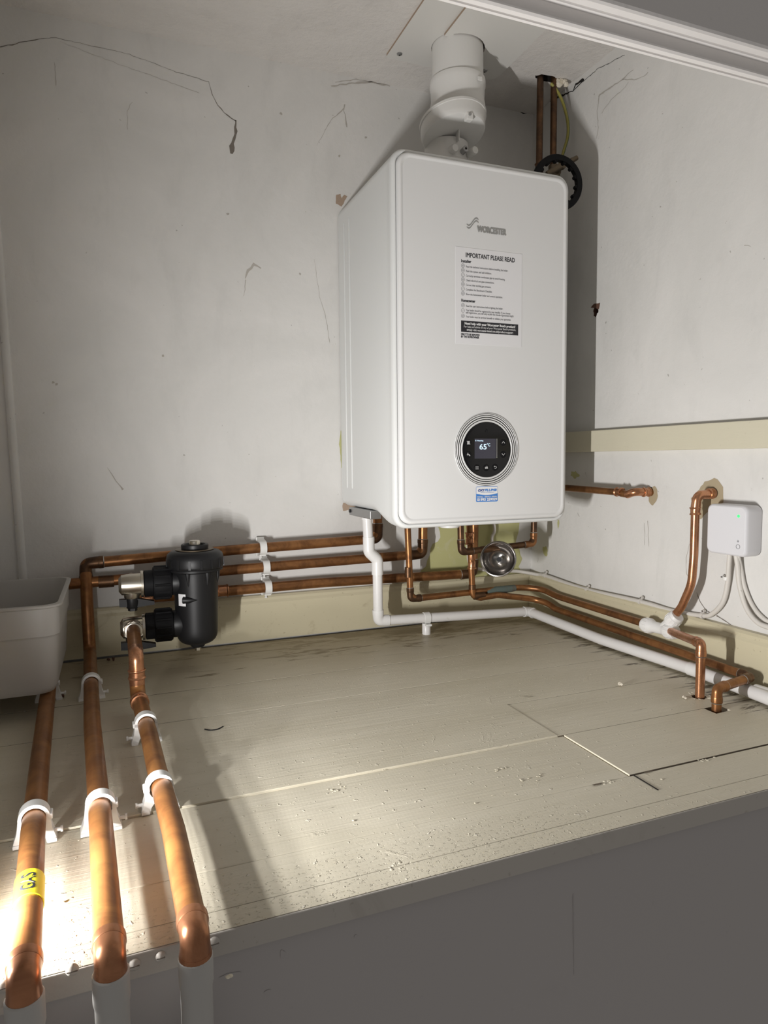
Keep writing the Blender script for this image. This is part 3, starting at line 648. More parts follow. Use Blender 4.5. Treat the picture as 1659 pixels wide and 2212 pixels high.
def button(px, pz, icon):
    w = MB(); a = circ((px, YF - .0010, pz), .0069, X, Z, 28); b = circ((px, YF - .0010, pz), .0063, X, Z, 28)
    w.add(a + b, [(i, (i + 1) % 28, 28 + (i + 1) % 28, 28 + i) for i in range(28)], 1, False)
    w.lathe([(.0063, .0007), (.0058, .0012)], (px, YF, pz), (0, -1, 0), 24, 1, (False, True))
    y = YF - .0016
    def bar(x0, z0, x1, z1, r=.00042): w.tube([(px + x0, y, pz + z0), (px + x1, y, pz + z1)], r, 6)
    if icon == 'up': bar(-.0034, -.002, 0, .002); bar(0, .002, .0034, -.002)
    elif icon == 'down': bar(-.0034, .002, 0, -.002); bar(0, -.002, .0034, .002)
    elif icon == 'menu':
        for q in (-.0022, 0, .0022): bar(-.0034, q, .0034, q)
    elif icon == 'ok': w.text('ok', .0075, on_front(px - .0034, pz - .0018, .0016), 0, bold=.0002, fit=.0068)
    elif icon == 'back': bar(-.0026, .0018, .0014, .0018); bar(.0014, .0018, .003, .0004); bar(.003, .0004, .003, -.0008); bar(.003, -.0008, .0014, -.0022); bar(.0014, -.0022, -.0014, -.0022); bar(-.0026, .0018, -.0014, .0030); bar(-.0026, .0018, -.0014, .0006)
    elif icon == 'radiator':
        bar(-.004, .003, .003, .003); bar(-.003, -.003, .004, -.003)
        for q in range(4): bar(-.0022 + q * .0015, -.003, -.0022 + q * .0015, .003, .0005)
    elif icon == 'tap': bar(-.0032, 0, .002, 0, .0010); bar(.002, 0, .0034, -.0026, .0008); bar(-.0014, .0006, -.0014, .0034, .0007)
    w.build('dial_button', [M['icon'], M['black_matt']], dialo)
for px, pz, ic in ((-.3755, .4435, 'radiator'), (-.3755, .4195, 'tap'), (-.2950, .4440, 'up'), (-.2950, .4195, 'down'), (-.3560, .3930, 'menu'), (-.3345, .3930, 'ok'), (-.3140, .3935, 'back')): button(px, pz, ic)

# ------------------------------------------------------------------ flue
flue = thing('flue_pipe', 'thick white plastic flue rising from the boiler top through the ceiling', 'flue', (-.335, FY, bz1))
w = MB(); w.lathe([(.0545, 0), (.0545, .25)], (FX, FY, 1.178), Z, 48); w.build('outer_pipe', M['flue'], flue)
w = MB(); w.lathe([(.0555, .064), (.0588, .063), (.0594, .060), (.0594, .050), (.0578, .046), (.0568, .024), (.0572, .020), (.0585, .014), (.0590, .002), (.0570, -.004), (.050, -.010)], (FX, FY, 1.148), Z, 48)
w.box((FX + .016, FY - .0600, 1.190), (FX + .026, FY - .0570, 1.198), 0, .0008)
w.build('socket_sleeve', M['flue'], flue)
# offset elbow: lofts from the upright sleeve to a slightly tilted drum whose lower face looks down and out
ax = Vector((.10, -.27, -.955)).normalized()
sc_ = Vector((-0.3383, -0.2030, 1.1228)); eb = Vector((-0.3392, -0.2100, 1.0923)); ax = ((eb - sc_).normalized() * .35 + ax).normalized()
def ringl(c, a, rad, n=56):
    a = Vector(a).normalized(); u = (Vector((1, 0, 0)) - a * a.x).normalized(); v_ = a.cross(u)
    return [Vector(c) + (u * math.cos(2 * math.pi * k / n) + v_ * math.sin(2 * math.pi * k / n)) * rad for k in range(n)]
top_c = Vector((FX, FY, 1.152)); dn = Vector((0, 0, -1))
w = MB(); ls = [ringl(top_c, dn, .0545), ringl(top_c - Z * .001, dn, .0575)]
for t, rad in ((0, .0590), (.18, .0602), (.42, .0640), (.66, .0682), (.84, .0698)):
    c_ = top_c.lerp(sc_, t); c_.z = (top_c.z - .002) * (1 - t) + (sc_.z + .004) * t
    ls.append(ringl(c_, dn.lerp(ax, t), rad))
ls += [ringl(sc_ - ax * .003, ax, .0700), ringl(sc_ - ax * .0025, ax, .0716), ringl(sc_ + ax * .0025, ax, .0716), ringl(sc_ + ax * .003, ax, .0700), ringl(eb - ax * .012, ax, .0690), ringl(eb - ax * .004, ax, .0676), ringl(eb - ax * .0008, ax, .0655), ringl(eb, ax, .0620), ringl(eb, ax, .03)]
w.loops(ls, 0, True, (True, True)); w.build('offset_elbow', M['flue'], flue)
w = MB(); e = Vector((-0.3356, -0.2750, 1.1049))
w.box(e + Vector((-.0075, .000, -.0075)), e + Vector((.0075, .014, .0075)), 0, .002); w.lathe([(.0033, 0), (.003, .002)], e + Vector((-.001, -.000, .003)), (-.3, -1, 0.2), 12, 1)
w.build('clamp_lug', [M['flue'], M['zinc']], flue)
CX2, CY2 = -.338, -.172
w = MB(); w.lathe([(.074, 0), (.074, .006), (.064, .022), (.056, .036), (.0525, .048), (.0515, .052), (.0490, .054), (.0470, .095)], (CX2, CY2, bz1 - .001), Z, 48); w.build('boiler_collar', M['flue'], flue)
for p in ((-0.3472, -0.2220, 1.0588), (-0.3014, -0.2250, 1.0598)):
    w = MB(); w.lathe([(.0085, .0), (.0085, .020), (.007, .022)], Vector(p) + Vector((-.002, .012, 0)), (0.10, -1, 0), 18); w.build('test_cap', M['flue'], flue)
e = Vector((-0.3372, -0.2260, 1.0877)); w = MB(); w.box(e + Vector((-.0009, -.004, -.012)), e + Vector((.0009, .02, .010))); w.build('locating_rib', M['flue'], flue)
w = MB(); q = Vector((-0.3230, -0.2280, 1.0600)); w.lathe([(.0062, -.02), (.0062, .004), (.004, .005)], q, (0.05, -1, .1), 16); w.lathe([(.0025, .005), (.0025, .0056)], q, (0.05, -1, .1), 8, 1)
w.build('collar_screw', [M['zinc'], M['void']], flue)
# the two white boards round the flue
zP = H - .005
def raw_edges(w):  # bare brown board edges; their dark tone also draws in a shadow line
    for i, f in enumerate(w.f):
        if max(w.v[k].z for k in f) - min(w.v[k].z for k in f) > .001: w.mi[i] = 1
def round_notch(r, a0, a1, n=16): return [(FX + r * math.cos(math.radians(a0 + (a1 - a0) * k / n)), FY + r * math.sin(math.radians(a0 + (a1 - a0) * k / n))) for k in range(n + 1)]
pl = thing('ceiling_plate', 'white board on the ceiling to the left of the flue', 'cover plate', (-.39, -.3, zP))
w = MB(); o_ = [(-.452, -.60), (-.452, -.113), (-.446, -.107), (FX, -.107)] + round_notch(.0556, 90, 270) + [(FX, -.60)]
w.flat([(a, b, zP) for a, b in o_], depth=(0, 0, .0048)); raw_edges(w); w.build('plate_board', [M['hob'], M['plaster_pink']], pl)
def dome(p, parent):
    w = MB(); w.lathe([(.0062, 0), (.0056, .002), (.003, .0034), (.001, .0037)], p, (0, 0, -1), 18); w.lathe([(.0018, .0036), (.0018, .0040)], p, (0, 0, -1), 6, 1, smooth=False)
    w.build('screw_head', [M['zinc'], M['void']], parent)
dome((-.429, -.131, zP), pl); dome((-.385, -.327, zP), pl)
zQ = H - .0105
pr = thing('ceiling_plate', 'white board overlapping behind and to the right of the flue on the ceiling', 'cover plate', (-.28, -.4, zQ))
o_ = [(-.371, -.60), (-.371, -.229), (FX - .025, -.2335 - .022)] + round_notch(.0650, -100, 75) + [(FX + .03, -.118), (-.205, -.118), (-.192, -.124), (-.187, -.140), (-.187, -.60)]
o_ = [(-.371, -.60), (-.371, -.229), (-.352, -.233)] + round_notch(.0575, -125, 70) + [(-.286, -.122), (-.205, -.120), (-.192, -.126), (-.187, -.140), (-.187, -.60)]
w = MB(); w.flat([(a, b, zQ) for a, b in o_], depth=(0, 0, .0048)); raw_edges(w); w.build('plate_board', [M['hob'], M['plaster_pink']], pr)
dome(((-0.2300, -0.1491, 1.2769)[0], (-0.2300, -0.1491, 1.2769)[1], zQ), pr)

# ------------------------------------------------------------------ pipes
R22, R15 = .0113, .0076
def coupling(w, p, d, r, L=.024, mi=0, ring=True):
    """a sleeve with rolled rims around a pipe"""
    d = Vector(d).normalized(); k = r * 1.13
    pr = [(r * 1.01, -L / 2), (k, -L / 2 + .0004), (k, L / 2 - .0004), (r * 1.01, L / 2)]
    if ring: pr = [(r * 1.02, -L / 2), (k + .0012, -L / 2 + .0004), (k + .0016, -L / 2 + .0018), (k + .0006, -L / 2 + .0036), (k, -L / 2 + .0042), (k, L / 2 - .0042), (k + .0006, L / 2 - .0036), (k + .0016, L / 2 - .0018), (k + .0012, L / 2 - .0004), (r * 1.02, L / 2)]
    w.lathe(pr, p, d, 28, mi)
def elbow(parent, a, c, b, r, R, leg, mat, mats=None, grow=1.12, collar=True):
    a, c, b = Vector(a), Vector(c), Vector(b); d1 = (a - c).normalized(); d2 = (b - c).normalized()
    w = MB(); L = R / math.tan(d1.angle(d2) / 2) + leg
    pts = fillet([c + d1 * L, c + d1 * (L - leg * .8), c, c + d2 * (L - leg * .8), c + d2 * L], [.5, R, .5], 10)
    n_ = len(pts); lens = [0.0]
    for i in range(1, n_): lens.append(lens[-1] + (Vector(pts[i]) - Vector(pts[i - 1])).length)
    tot = lens[-1]; rad = []
    for q in lens:
        e = min(q, tot - q) / max(leg, .004); e = min(1, max(0, (e - .7) / .6)); rad.append(r * (grow * (1 - e) + (1 + (grow - 1) * .45) * e))
    w.tube(pts, rad, 26)
    if collar:
        for p, d in ((c + d1 * (L - .003), d1), (c + d2 * (L - .003), d2)):
            w.lathe([(r * grow, -.006), (r * grow + .0005, -.004), (r * grow + .0005, .0032), (r * 1.01, .0042)], p, d, 26)
            w.lathe([(r * 1.10, .0040), (r * 1.04, .0055)], p, d, 26, 1, (False, False))
    return w.build('elbow', [mat, M['solder']], parent)
def ring(parent, p, d, r, mat, L=.014, name='coupling', rim=True):
    w = MB(); coupling(w, p, d, r, L, 0, rim); return w.build(name, mat, parent)
def straight(parent, pts, r, mat, R=.02, name='pipe', n=8):
    w = MB(); w.tube(fillet(pts, R, n), r, 26); return w.build(name, mat, parent)

# -- the three 22 mm runs along the back wall and out over the boards
YP = -.036; ZF = .028; RFl = .0119
p2a = (-1.096, YP, .2055); p2b = (-1.096, YP - .012, ZF)
f2 = [(-1.0785, -0.4876, 0.0280), (-1.0617, -0.7993, 0.0280), (-1.0573, -0.8967, 0.0280)]
RA = thing('copper_pipe_run', 'uppermost back wall copper pipe, continuing as the middle of the three floor pipes', 'pipe', (-.8, YP, 0), 'copper pipes from the boiler to the front edge')
riserA = (-.4545, YP, .2230)
straight(RA, [(-.4545, YP, .30), riserA, (-.80, YP, .2155), p2a, (-1.096, YP, .19)], R22, M['copper'], .022)
elbow(RA, (-.4545, YP, .30), riserA, (-.6, YP, .22), R22, .02, .016, M['copper_dark'])
elbow(RA, (-.9, YP, .2125), p2a, (-1.096, YP, .1), R22, .018, .016, M['copper_dark'])
end2 = (-1.0525, -1.0, ZF)
straight(RA, [(-1.096, YP, .19), (-1.0955, -.052, .12), (-1.094, -.062, ZF), f2[0], f2[1], end2, (-1.0525, -1.0, .006)], RFl, M['copper_warm'], .02)
elbow(RA, f2[2], end2, (-1.0525, -1.0, -.2), R22, .011, .0115, M['copper_elbow'], grow=1.13)
w = MB(); w.lathe([(.0128, .0), (.0139, -.001), (.0139, -.022), (.0128, -.027), (.0126, -.8)], (-1.0525, -1.0, 0.0165), Z, 28); o = w.build('painted_pipe', M['painted_pipe'], RA); o['label'] = 'grey painted lower length of the pipe'

RB = thing('gas_pipe_run', 'middle copper pipe on the back wall, continuing as the leftmost floor pipe with yellow tape', 'pipe', (-.8, YP, 0), 'copper pipes from the boiler to the front edge')
f1 = [(-1.1530, -0.2727, 0.0280), (-1.1382, -0.5871, 0.0280), (-1.1283, -0.7715, 0.0280), (-1.1237, -0.8563, 0.0280)]
riserB = (-.3370, YP, .1790)
cB = (-1.205, YP, .1640)
straight(RB, [(-.3345, YP, .30), riserB, (-.7, YP, .1735), cB, (-1.205, YP - .01, ZF), f1[0]], R22, M['copper'], .022)
elbow(RB, (-.335, YP, .30), riserB, (-.6, YP, .175), R22, .02, .016, M['copper_dark'])
ring(RB, (-1.058, YP, .1655), X, R22, M['copper_dark'], .030, rim=False)
end1 = (-1.1125, -1.0, ZF)
straight(RB, [f1[0], f1[1], f1[2], end1, (-1.1125, -1.0, .006)], RFl, M['copper_warm'], .016)
elbow(RB, f1[2], end1, (-1.1125, -1.0, -.2), R22, .011, .0115, M['copper_elbow'], grow=1.13)
w = MB(); w.lathe([(.0128, .0), (.0139, -.001), (.0139, -.022), (.0128, -.027), (.0126, -.8)], (-1.1125, -1.0, 0.0155), Z, 28); o = w.build('painted_pipe', M['painted_pipe'], RB); o['label'] = 'grey painted lower length of the pipe'
# gas tape
qa, qb = Vector(f1[2]), Vector(end1)
ta = qa.lerp(qb, (qa.y + .8680) / (qa.y - qb.y)); tb = qa.lerp(qb, (qa.y + .9080) / (qa.y - qb.y)); td = (tb - ta).normalized(); tl = (tb - ta).length
w = MB(); w.lathe([(RFl + .0001, 0), (RFl + .0009, .0004), (RFl + .0009, tl), (RFl + .0001, tl + .0003)], ta, td, 32, 0, (False, False))
# letters wrapped over the tape, reading along the pipe
side = td.cross(Z).normalized()
lm = MB(); lm.text('GAS', .016, Matrix(), 1, align='CENTER', bold=.0003, fit=.026)
cen = ta + td * tl * .52
for k in range(len(lm.v)):
    q = lm.v[k]; an = (q.y - .0055) / RFl + math.radians(2); rr_ = RFl + .0012
    lm.v[k] = cen - td * (q.x - 0) + side * (-math.sin(an) * rr_) * -1 + Z * math.cos(an) * rr_
lo_ = len(w.v); w.v += lm.v; w.f += [[lo_ + i for i in f] for f in lm.f]; w.mi += lm.mi; w.sm += lm.sm
o = w.build('gas_tape', [M['tape'], M['ink']], RB); o['label'] = 'yellow tape printed gas'

RC = thing('copper_pipe_run', 'lowest copper pipe on the back wall, just above the skirting, running behind the black filter', 'pipe', (-.6, YP, .12), 'copper pipes from the boiler to the front edge')
riserC = (-.1960, YP, .1205); cC = (-1.011, YP, .124)
straight(RC, [(-.1925, YP, .30), riserC, (-.6, YP, .1275), cC, (-1.011, -.075, .150), (-1.011, -.1, .178), (-1.011, -.150, .178)], R22, M['copper'], [.022, .5, .018, .02, .018])
elbow(RC, (-.1925, YP, .30), riserC, (-.5, YP, .122), R22, .02, .016, M['copper_dark'])
ring(RC, (-.8230, YP, .1270), X, R22, M['copper_new'], .026); ring(RC, (-.9780, YP, .1245), X, R22, M['copper_new'], .026)

RD = thing('copper_pipe_run', 'bright copper pipe from the lower filter valve, rightmost of the three on the boards', 'pipe', (-1.0, -.7, 0), 'copper pipes from the boiler to the front edge')
f3 = [(-1.0030, -0.5542, 0.0280), (-0.9994, -0.6728, 0.0280), (-0.9915, -0.8285, 0.0280), (-0.9884, -0.9252, 0.0280)]
a3 = (-1.0125, -.19, .097); b3 = (-1.0125, -.375, .096); c3 = (-1.0125, -.375, ZF)
straight(RD, [a3, b3, c3, f3[0], f3[1], f3[2], (-.9885, -1.0, ZF), (-.9885, -1.0, .004)], RFl, M['copper_warm'], .022)
elbow(RD, a3, b3, c3, R22, .022, .006, M['copper_new'], grow=1.08, collar=False)
elbow(RD, b3, c3, f3[0], R22, .020, .012, M['copper_new'], grow=1.10, collar=False)
ring(RD, (-1.0125, -.375, .064), Z, R22, M['copper_new'], .016)
dd = (Vector(f3[0]) - Vector(c3)).normalized(); ring(RD, Vector(c3) + dd * .036, dd, R22, M['copper_new'], .016)
elbow(RD, f3[3], (-.9885, -1.0, ZF), (-.9885, -1.0, -.2), R22, .011, .0115, M['copper_elbow'], grow=1.13)
w = MB(); w.lathe([(.0128, .0), (.0139, -.001), (.0139, -.022), (.0128, -.027), (.0126, -.8)], (-.9885, -1.0, 0.0115), Z, 28); o = w.build('painted_pipe', M['painted_pipe'], RD); o['label'] = 'grey painted lower length of the pipe'

# -- 15 mm pipes under the boiler and along the right wall
YD2 = -.092
TD = thing('copper_pipe_run', 'slim copper pipe dropping from the boiler, running along the right wall into the white tee', 'pipe', (-.3, YD2, 0), 'slim copper pipes on the right')
dA = (-0.4028, -0.0920, 0.2627); dB = (-0.3947, -0.0920, 0.0822); dC = (-0.2169, -0.0920, 0.0854); dC = (dC[0], YD2, dC[2])
r0 = (-0.0420, -0.1702, 0.0748); r1 = (-0.0420, -0.4618, 0.0730)
kn1 = (-.085, -.088, .0855); kn2 = (-.046, -.125, .083)
straight(TD, [(dA[0], YD2, .30), dB, dC, kn1, kn2, r0, r1], R15, M['copper'], [.018, .5, .06, .05, .5])
elbow(TD, (dA[0], YD2, .3), dB, dC, R15, .014, .012, M['copper_dark'])
ring(TD, Vector((-0.4001, -0.0920, 0.1467)), Z, R15, M['copper_dark'], .024, rim=False)
w = MB(); tq = [Vector((-0.1909, -0.0920, 0.0821)), Vector((-0.1619, -0.0920, 0.0844)), Vector((-0.1340, -0.0900, 0.0842)), Vector((-0.1071, -0.0900, 0.0855))]
w.tube(tq, [R15 * 1.06, R15 * 1.2, R15 * 1.22, R15 * 1.04], 22); o = w.build('corroded_joint', M['verdigris'], TD); o['label'] = 'green corroded joint'
TE = thing('copper_pipe_run', 'slim copper pipe with bright press fittings, running right into the square floor notch', 'pipe', (-.22, YD2, 0), 'slim copper pipes on the right')
eT = (-0.2444, -0.1000, 0.2564); eB = (-0.2330, -0.1000, 0.0824)
l1 = (-0.0450, -0.1748, 0.0439); l2 = (-0.0450, -0.4855, 0.0406); l3 = (-0.0450, -0.7247, 0.0378)
l4 = (-.1385, -.7405, 0.0354); l5 = (-.1385, -.7405, -.03)
straight(TE, [(eT[0], -.100, .30), (eB[0], -.100, .077), (eB[0] + .02, -.104, .072), (-0.1651, -0.1040, 0.0752), (-.066, -.112, .058), (-.047, -.145, .052), l1, l2, l3, l4, l5], R15, M['copper'], [.014, .01, .05, .05, .05, .05, .5, .012, .012])
for v0, v1 in ((1150, 1172), (1196, 1226)): pass
for pz, L in (((-0.2419, -0.1000, 0.2192), .030), ((-0.2355, -0.1000, 0.1646), .040)):
    w = MB(); q = Vector(pz); k = R15 * 1.22
    w.lathe([(R15 * 1.02, -L / 2), (k + .002, -L / 2 + .0005), (k + .002, -L / 2 + .003), (k, -L / 2 + .004), (k, -.003), (R15 * 1.05, 0), (k, .003), (k, L / 2 - .004), (k + .002, L / 2 - .003), (k + .002, L / 2 - .0005), (R15 * 1.02, L / 2)], q, Z, 26)
    w.build('press_fitting', M['copper_new'], TE)
ring(TE, Vector((-0.2342, -0.1000, 0.0997)), Z, R15, M['copper_dark'], .012, rim=False)
ring(TE, Vector((-0.2167, -0.1030, 0.0771)), X, R15, M['copper_dark'], .03, rim=False)
elbow(TE, l2, l3, l4, R15, .012, .010, M['copper_dark']); elbow(TE, l3, l4, l5, R15, .012, .010, M['copper'])
TF = thing('copper_pipe_run', 'copper pipe looping behind the steel bowl and rising in the corner to the ceiling', 'pipe', (-.2, -.15, .2), 'slim copper pipes on the right')
yF = -.152
fA = (-.2920, yF, .1945); fB = (-.0940, yF, .2045)
straight(TF, [(-.2945, yF, .30), fA, fB, (-.0925, yF, .30), (-.0845, yF, 1.33)], R15, M['copper_dark'], [.018, .018, .4])
elbow(TF, (-.2945, yF, .3), fA, fB, R15, .016, .012, M['copper_dark']); elbow(TF, fA, fB, (-.0925, yF, .3), R15, .014, .012, M['copper'])
ring(TF, (-.225, yF, .198), (1, 0, .05), R15, M['copper_dark'], .028, rim=False)
ring(TF, (-.0868, yF, 1.085), Z, R15, M['copper_dark'], .02)
TG = thing('copper_pipe_run', 'copper pipe beside the boiler bending into the right wall below the rail', 'pipe', (-.03, -.3, .33), 'slim copper pipes on the right')
g0 = (-.036, -.13, .3405); g1 = (-0.0360, -0.3792, 0.3372); g2 = (-0.0360, -0.4034, 0.3333)
straight(TG, [g0, g1, g2, (-.036, hG[1] + .012, hG[2] + .004), (.004, hG[1] + .004, hG[2] + .002), (.03, hG[1], hG[2])], R15, M['copper'], [.3, .05, .022, .1])
q1 = Vector((-0.0360, -0.3835, 0.3374)); ring(TG, q1, Y, R15, M['copper_new'], .018)
w = MB(); w.tube(fillet([(-.036, g2[1] - .004, g2[2]), (-.036, hG[1] + .014, hG[2] + .004), (-.008, hG[1] + .006, hG[2] + .003)], .018, 10), R15 * 1.12, 24); w.build('elbow', M['copper_new'], TG)
ring(TG, (-.012, hG[1] + .006, hG[2] + .003), X, R15, M['copper_new'], .016)
TH = thing('copper_pipe_run', 'copper pipe leaving the wall beside the control box, sweeping down into the white tee', 'pipe', (-.04, -.58, .1), 'slim copper pipes on the right')
h1 = (-.040, hH[1] + .002, hH[2] - .002)
straight(TH, [(.04, hH[1], hH[2]), h1, (-0.0400, -0.5923, 0.3102), (-0.0400, -0.5917, 0.2283), (-0.0400, -0.5880, 0.1738), (-0.0400, -0.5649, 0.1253), (-0.0400, -0.5402, 0.0966)], R15, M['copper_new'], [.02, .2, .2, .08, .06])
elbow(TH, (.04, hH[1], hH[2]), h1, (-0.0400, -0.5923, 0.3102), R15, .019, .009, M['copper_new'], grow=1.16, collar=False)
ring(TH, Vector((-0.0400, -0.5923, 0.3111)), (0, .05, 1), R15, M['copper_new'], .015)
ring(TH, (-.009, hH[1] + .0005, hH[2]), X, R15, M['copper_new'], .012)
TI = thing('copper_pipe_run', 'short bright copper pipe from the white tee down into a round hole in the boards', 'pipe', (-.11, -.68, 0), 'slim copper pipes on the right')
i0 = (-0.0500, -0.5451, 0.0769); iT = (-0.0652, -0.6346, 0.0790)
iT = (-.1145, -.6835, 0.0934)
straight(TI, [i0, iT, (-.1145, -.6835, -.03)], R15, M['copper_new'], .012)
elbow(TI, i0, iT, (-.1145, -.6835, -.03), R15, .010, .010, M['copper_new'], grow=1.15)
# white push-fit tee
tc = Vector((-0.0480, -0.5178, 0.0749)); tdir = (Vector((-0.0480, -0.5629, 0.0763)) - Vector((-0.0480, -0.4723, 0.0731))).normalized()
tee = thing('pipe_tee', 'white plastic push-fit tee joining three copper pipes on the right', 'pipe fitting', tuple(tc))
w = MB(); w.lathe([(.0085, -.042), (.0125, -.042), (.0138, -.040), (.0138, -.036), (.0150, -.035), (.0150, -.022), (.0128, -.018), (.0112, -.012), (.0112, .012), (.0128, .018), (.0150, .022), (.0150, .035), (.0138, .036), (.0138, .040), (.0125, .042), (.0085, .042)], tc, tdir, 30)
bdir = (Vector((-0.0400, -0.5607, 0.1119)) - Vector((-0.0460, -0.5302, 0.0785))).normalized()
w.lathe([(.0112, .0), (.0112, .012), (.0128, .016), (.0150, .020), (.0150, .033), (.0138, .034), (.0138, .038), (.0125, .040), (.0085, .040)], Vector((-0.0460, -0.5302, 0.0785)), bdir, 30)
for k in range(14):
    a = 2 * math.pi * k / 14
    for cc, ddd, h0, h1 in ((tc, tdir, .023, .034), (tc, tdir, -.034, -.023), (Vector((-0.0460, -0.5302, 0.0785)), bdir, .021, .032)):
        u_ = (Z - ddd * ddd.z).normalized(); v_ = ddd.cross(u_); q = cc + (u_ * math.cos(a) + v_ * math.sin(a)) * .0148
        w.tube([q + ddd * h0, q + ddd * h1], .0008, 6)
w.build('tee_body', M['plastic'], tee)
# steel bowl
bowlc = Vector((-0.2131, -0.1850, 0.1790))
bd = (Vector((-1.0358, -1.5465, 0.4128)) - bowlc).normalized(); bd = (bd + Vector((-.16, 0, .13))).normalized()
bowl = thing('steel_bowl', 'polished round steel bowl facing out below the boiler', 'bowl', tuple(bowlc))
Rb = .0422; w = MB(); pr = [(Rb * .88, -.004), (Rb * .97, -.003), (Rb, .0), (Rb * .985, .003), (Rb * .94, .0035), (Rb * .90, .001), (Rb * .88, -.004), (Rb * .84, -.012), (Rb * .74, -.022), (Rb * .56, -.031), (Rb * .34, -.036), (Rb * .12, -.037)]
w.lathe(pr, bowlc, bd, 56, 0, (False, True)); w.lathe([(Rb * .90, -.005), (Rb * .86, -.014), (Rb * .76, -.024), (Rb * .58, -.033), (Rb * .3, -.0385)], bowlc, bd, 48, 0, (False, True))
w.build('dish', M['steel'], bowl)
w = MB(); w.lathe([(.0052, -.038), (.0052, -.020)], bowlc, bd, 16, 1); w.hexa(.006, -.020, -.014, bowlc, bd); w.lathe([(.0075, -.037), (.0075, -.034)], bowlc, bd, 20, 1)
w.build('centre_bolt', [M['black'], M['steel']], bowl)
w = MB(); w.tube([bowlc - bd * .037, bowlc - bd * .062], .007, 14); w.build('stem', M['brass'], bowl)

# ------------------------------------------------------------------ stop valve and black ring in the corner above
SV = thing('copper_pipe_run', 'copper pipe nearest the right wall in the top corner, with a brass stop valve', 'pipe', (-.05, -.155, 1.0))
straight(SV, [(-.0490, -.155, 1.33), (-.0500, -.155, 1.0), (-.052, -.155, .72)], R15, M['copper_dark'], .3)
sv = Vector((-.0505, -.158, 1.072))
w = MB(); w.lathe([(.009, -.022), (.012, -.021), (.012, -.011), (.014, -.006), (.014, .006), (.012, .011), (.012, .021), (.009, .022)], sv, Z, 20)
w.lathe([(.010, 0), (.010, .022), (.007, .024), (.0055, .050)], sv, (-.25, -1, 0), 18); w.build('valve_body', M['brass'], SV)
vh = sv + Vector((-.25, -1, 0)).normalized() * .055
w = MB(); w.tube([vh + Vector((-.038, .006, -.022)), vh + Vector((-.015, 0, -.008)), vh + Vector((.015, 0, .008)), vh + Vector((.036, -.004, .020))], [.0055, .0070, .0068, .0052], 14)
w.lathe([(.0085, -.006), (.0085, .006), (.006, .007)], vh, (-.25, -1, 0), 18); w.lathe([(.003, .0075), (.003, .008)], vh, (-.25, -1, 0), 6, 1)
w.build('valve_handle', [M['brass'], M['void']], SV)
rc = Vector((-0.1140, -0.2620, 1.0070)); rn = Vector((-.10, -1, -.02)).normalized()
w = MB(); w.lathe([(.0465, -.006), (.0580, -.006), (.0592, -.004), (.0592, .004), (.0580, .006), (.0465, .006), (.0465, -.006)], rc, rn, 64, 0, (False, False))
up_ = (Z - rn * Z.dot(rn)).normalized(); sd_ = rn.cross(up_)
for k in range(14):
    a = 2 * math.pi * (k + .3) / 14; q = rc + (up_ * math.cos(a) + sd_ * math.sin(a)) * .0458; w.lathe([(.0042, -.005), (.0042, .005)], q, rn, 10)
tag(w.build('plastic_ring', M['black_matt']), 'black toothed plastic ring hanging behind the boiler top right corner', 'ring')
w = MB(); ep = spline([(-0.0592, -0.1570, 1.2768), (-0.0445, -0.1600, 1.2616), (-0.0311, -0.1650, 1.2348), (-0.0213, -0.1700, 1.1929), (-0.0208, -0.1700, 1.1587), (-0.0284, -0.1650, 1.1252), (-0.0396, -0.1650, 1.0881), (-0.0441, -0.1650, 1.0267)], 8)
w.tube(ep, .0033, 12, 0); w.tube([p + Vector((.0012, -.0004, 0)) for p in ep], .0026, 10, 1)
tag(w.build('earth_wire', [M['earth'], M['earth_green']]), 'yellow and green earth wire hanging from the ceiling corner', 'wire')
w = MB()
for k in range(16):
    rr = random.Random(k + 70); q = Vector((-.034 + rr.uniform(-.012, .012), -.160 + rr.uniform(-.012, .008), H - .004 - rr.random() * .010)); s_ = .003 + rr.random() * .005
    bm_ = bmesh.new(); bmesh.ops.create_icosphere(bm_, subdivisions=1, radius=s_)
    for v in bm_.verts: v.co = q + v.co * (1 + rr.uniform(-.25, .25))
    w.bm(bm_, 0, False)
tag(w.build('plaster_lump', M['chalk']), 'crumbly lump of cream filler where the wire enters the ceiling', 'filler')

# ------------------------------------------------------------------ white waste pipe
RW = .0112
wp = thing('waste_pipe', 'white plastic condensate pipe from the boiler along both skirtings', 'pipe', (-.4, -.11, 0))
yW = -.115
wA = (-0.5110, -0.1150, 0.3007); w1 = (-0.5067, -0.1150, 0.2041); w2 = (-0.4867, -0.1150, 0.1850); w3 = (-0.4861, -0.1150, 0.0440)
wc = (-0.0760, -0.1079, 0.0260); wr = [(-0.0649, -0.3697, 0.0170), (-0.0468, -0.6061, 0.0165), (-0.0560, -0.7928, 0.0165)]
wc = (wc[0], wc[1], .026)
straight(wp, [wA, w1, w2, w3, wc, wr[0], wr[1], wr[2]], RW, M['pvc'], [.014, .014, .016, .016, .4, .4])
def pvc_elbow(a, c, b, leg=.012, R=.014): 
    o = elbow(wp, a, c, b, RW, R, leg, M['plastic'], grow=1.17, collar=False); return o
w = MB(); w.tube(fillet([Vector(w1) + Vector((-.0005, 0, .034)), w1, w2, Vector(w2) - Vector((0, 0, .034))], .014, 10), RW * 1.17, 26); w.build('offset_bend', M['plastic'], wp)
pvc_elbow(w2, w3, wc); pvc_elbow(w3, wc, wr[0], .006, .010)
for p, d, L in (((-0.5101, -0.1150, 0.2881), Z, .022), ((-0.5063, -0.1150, 0.2325), Z, .006)):
    ring(wp, Vector(p), d, RW, M['plastic'], L, rim=False)
dW = (Vector(wr[1]) - Vector(wr[0])).normalized()
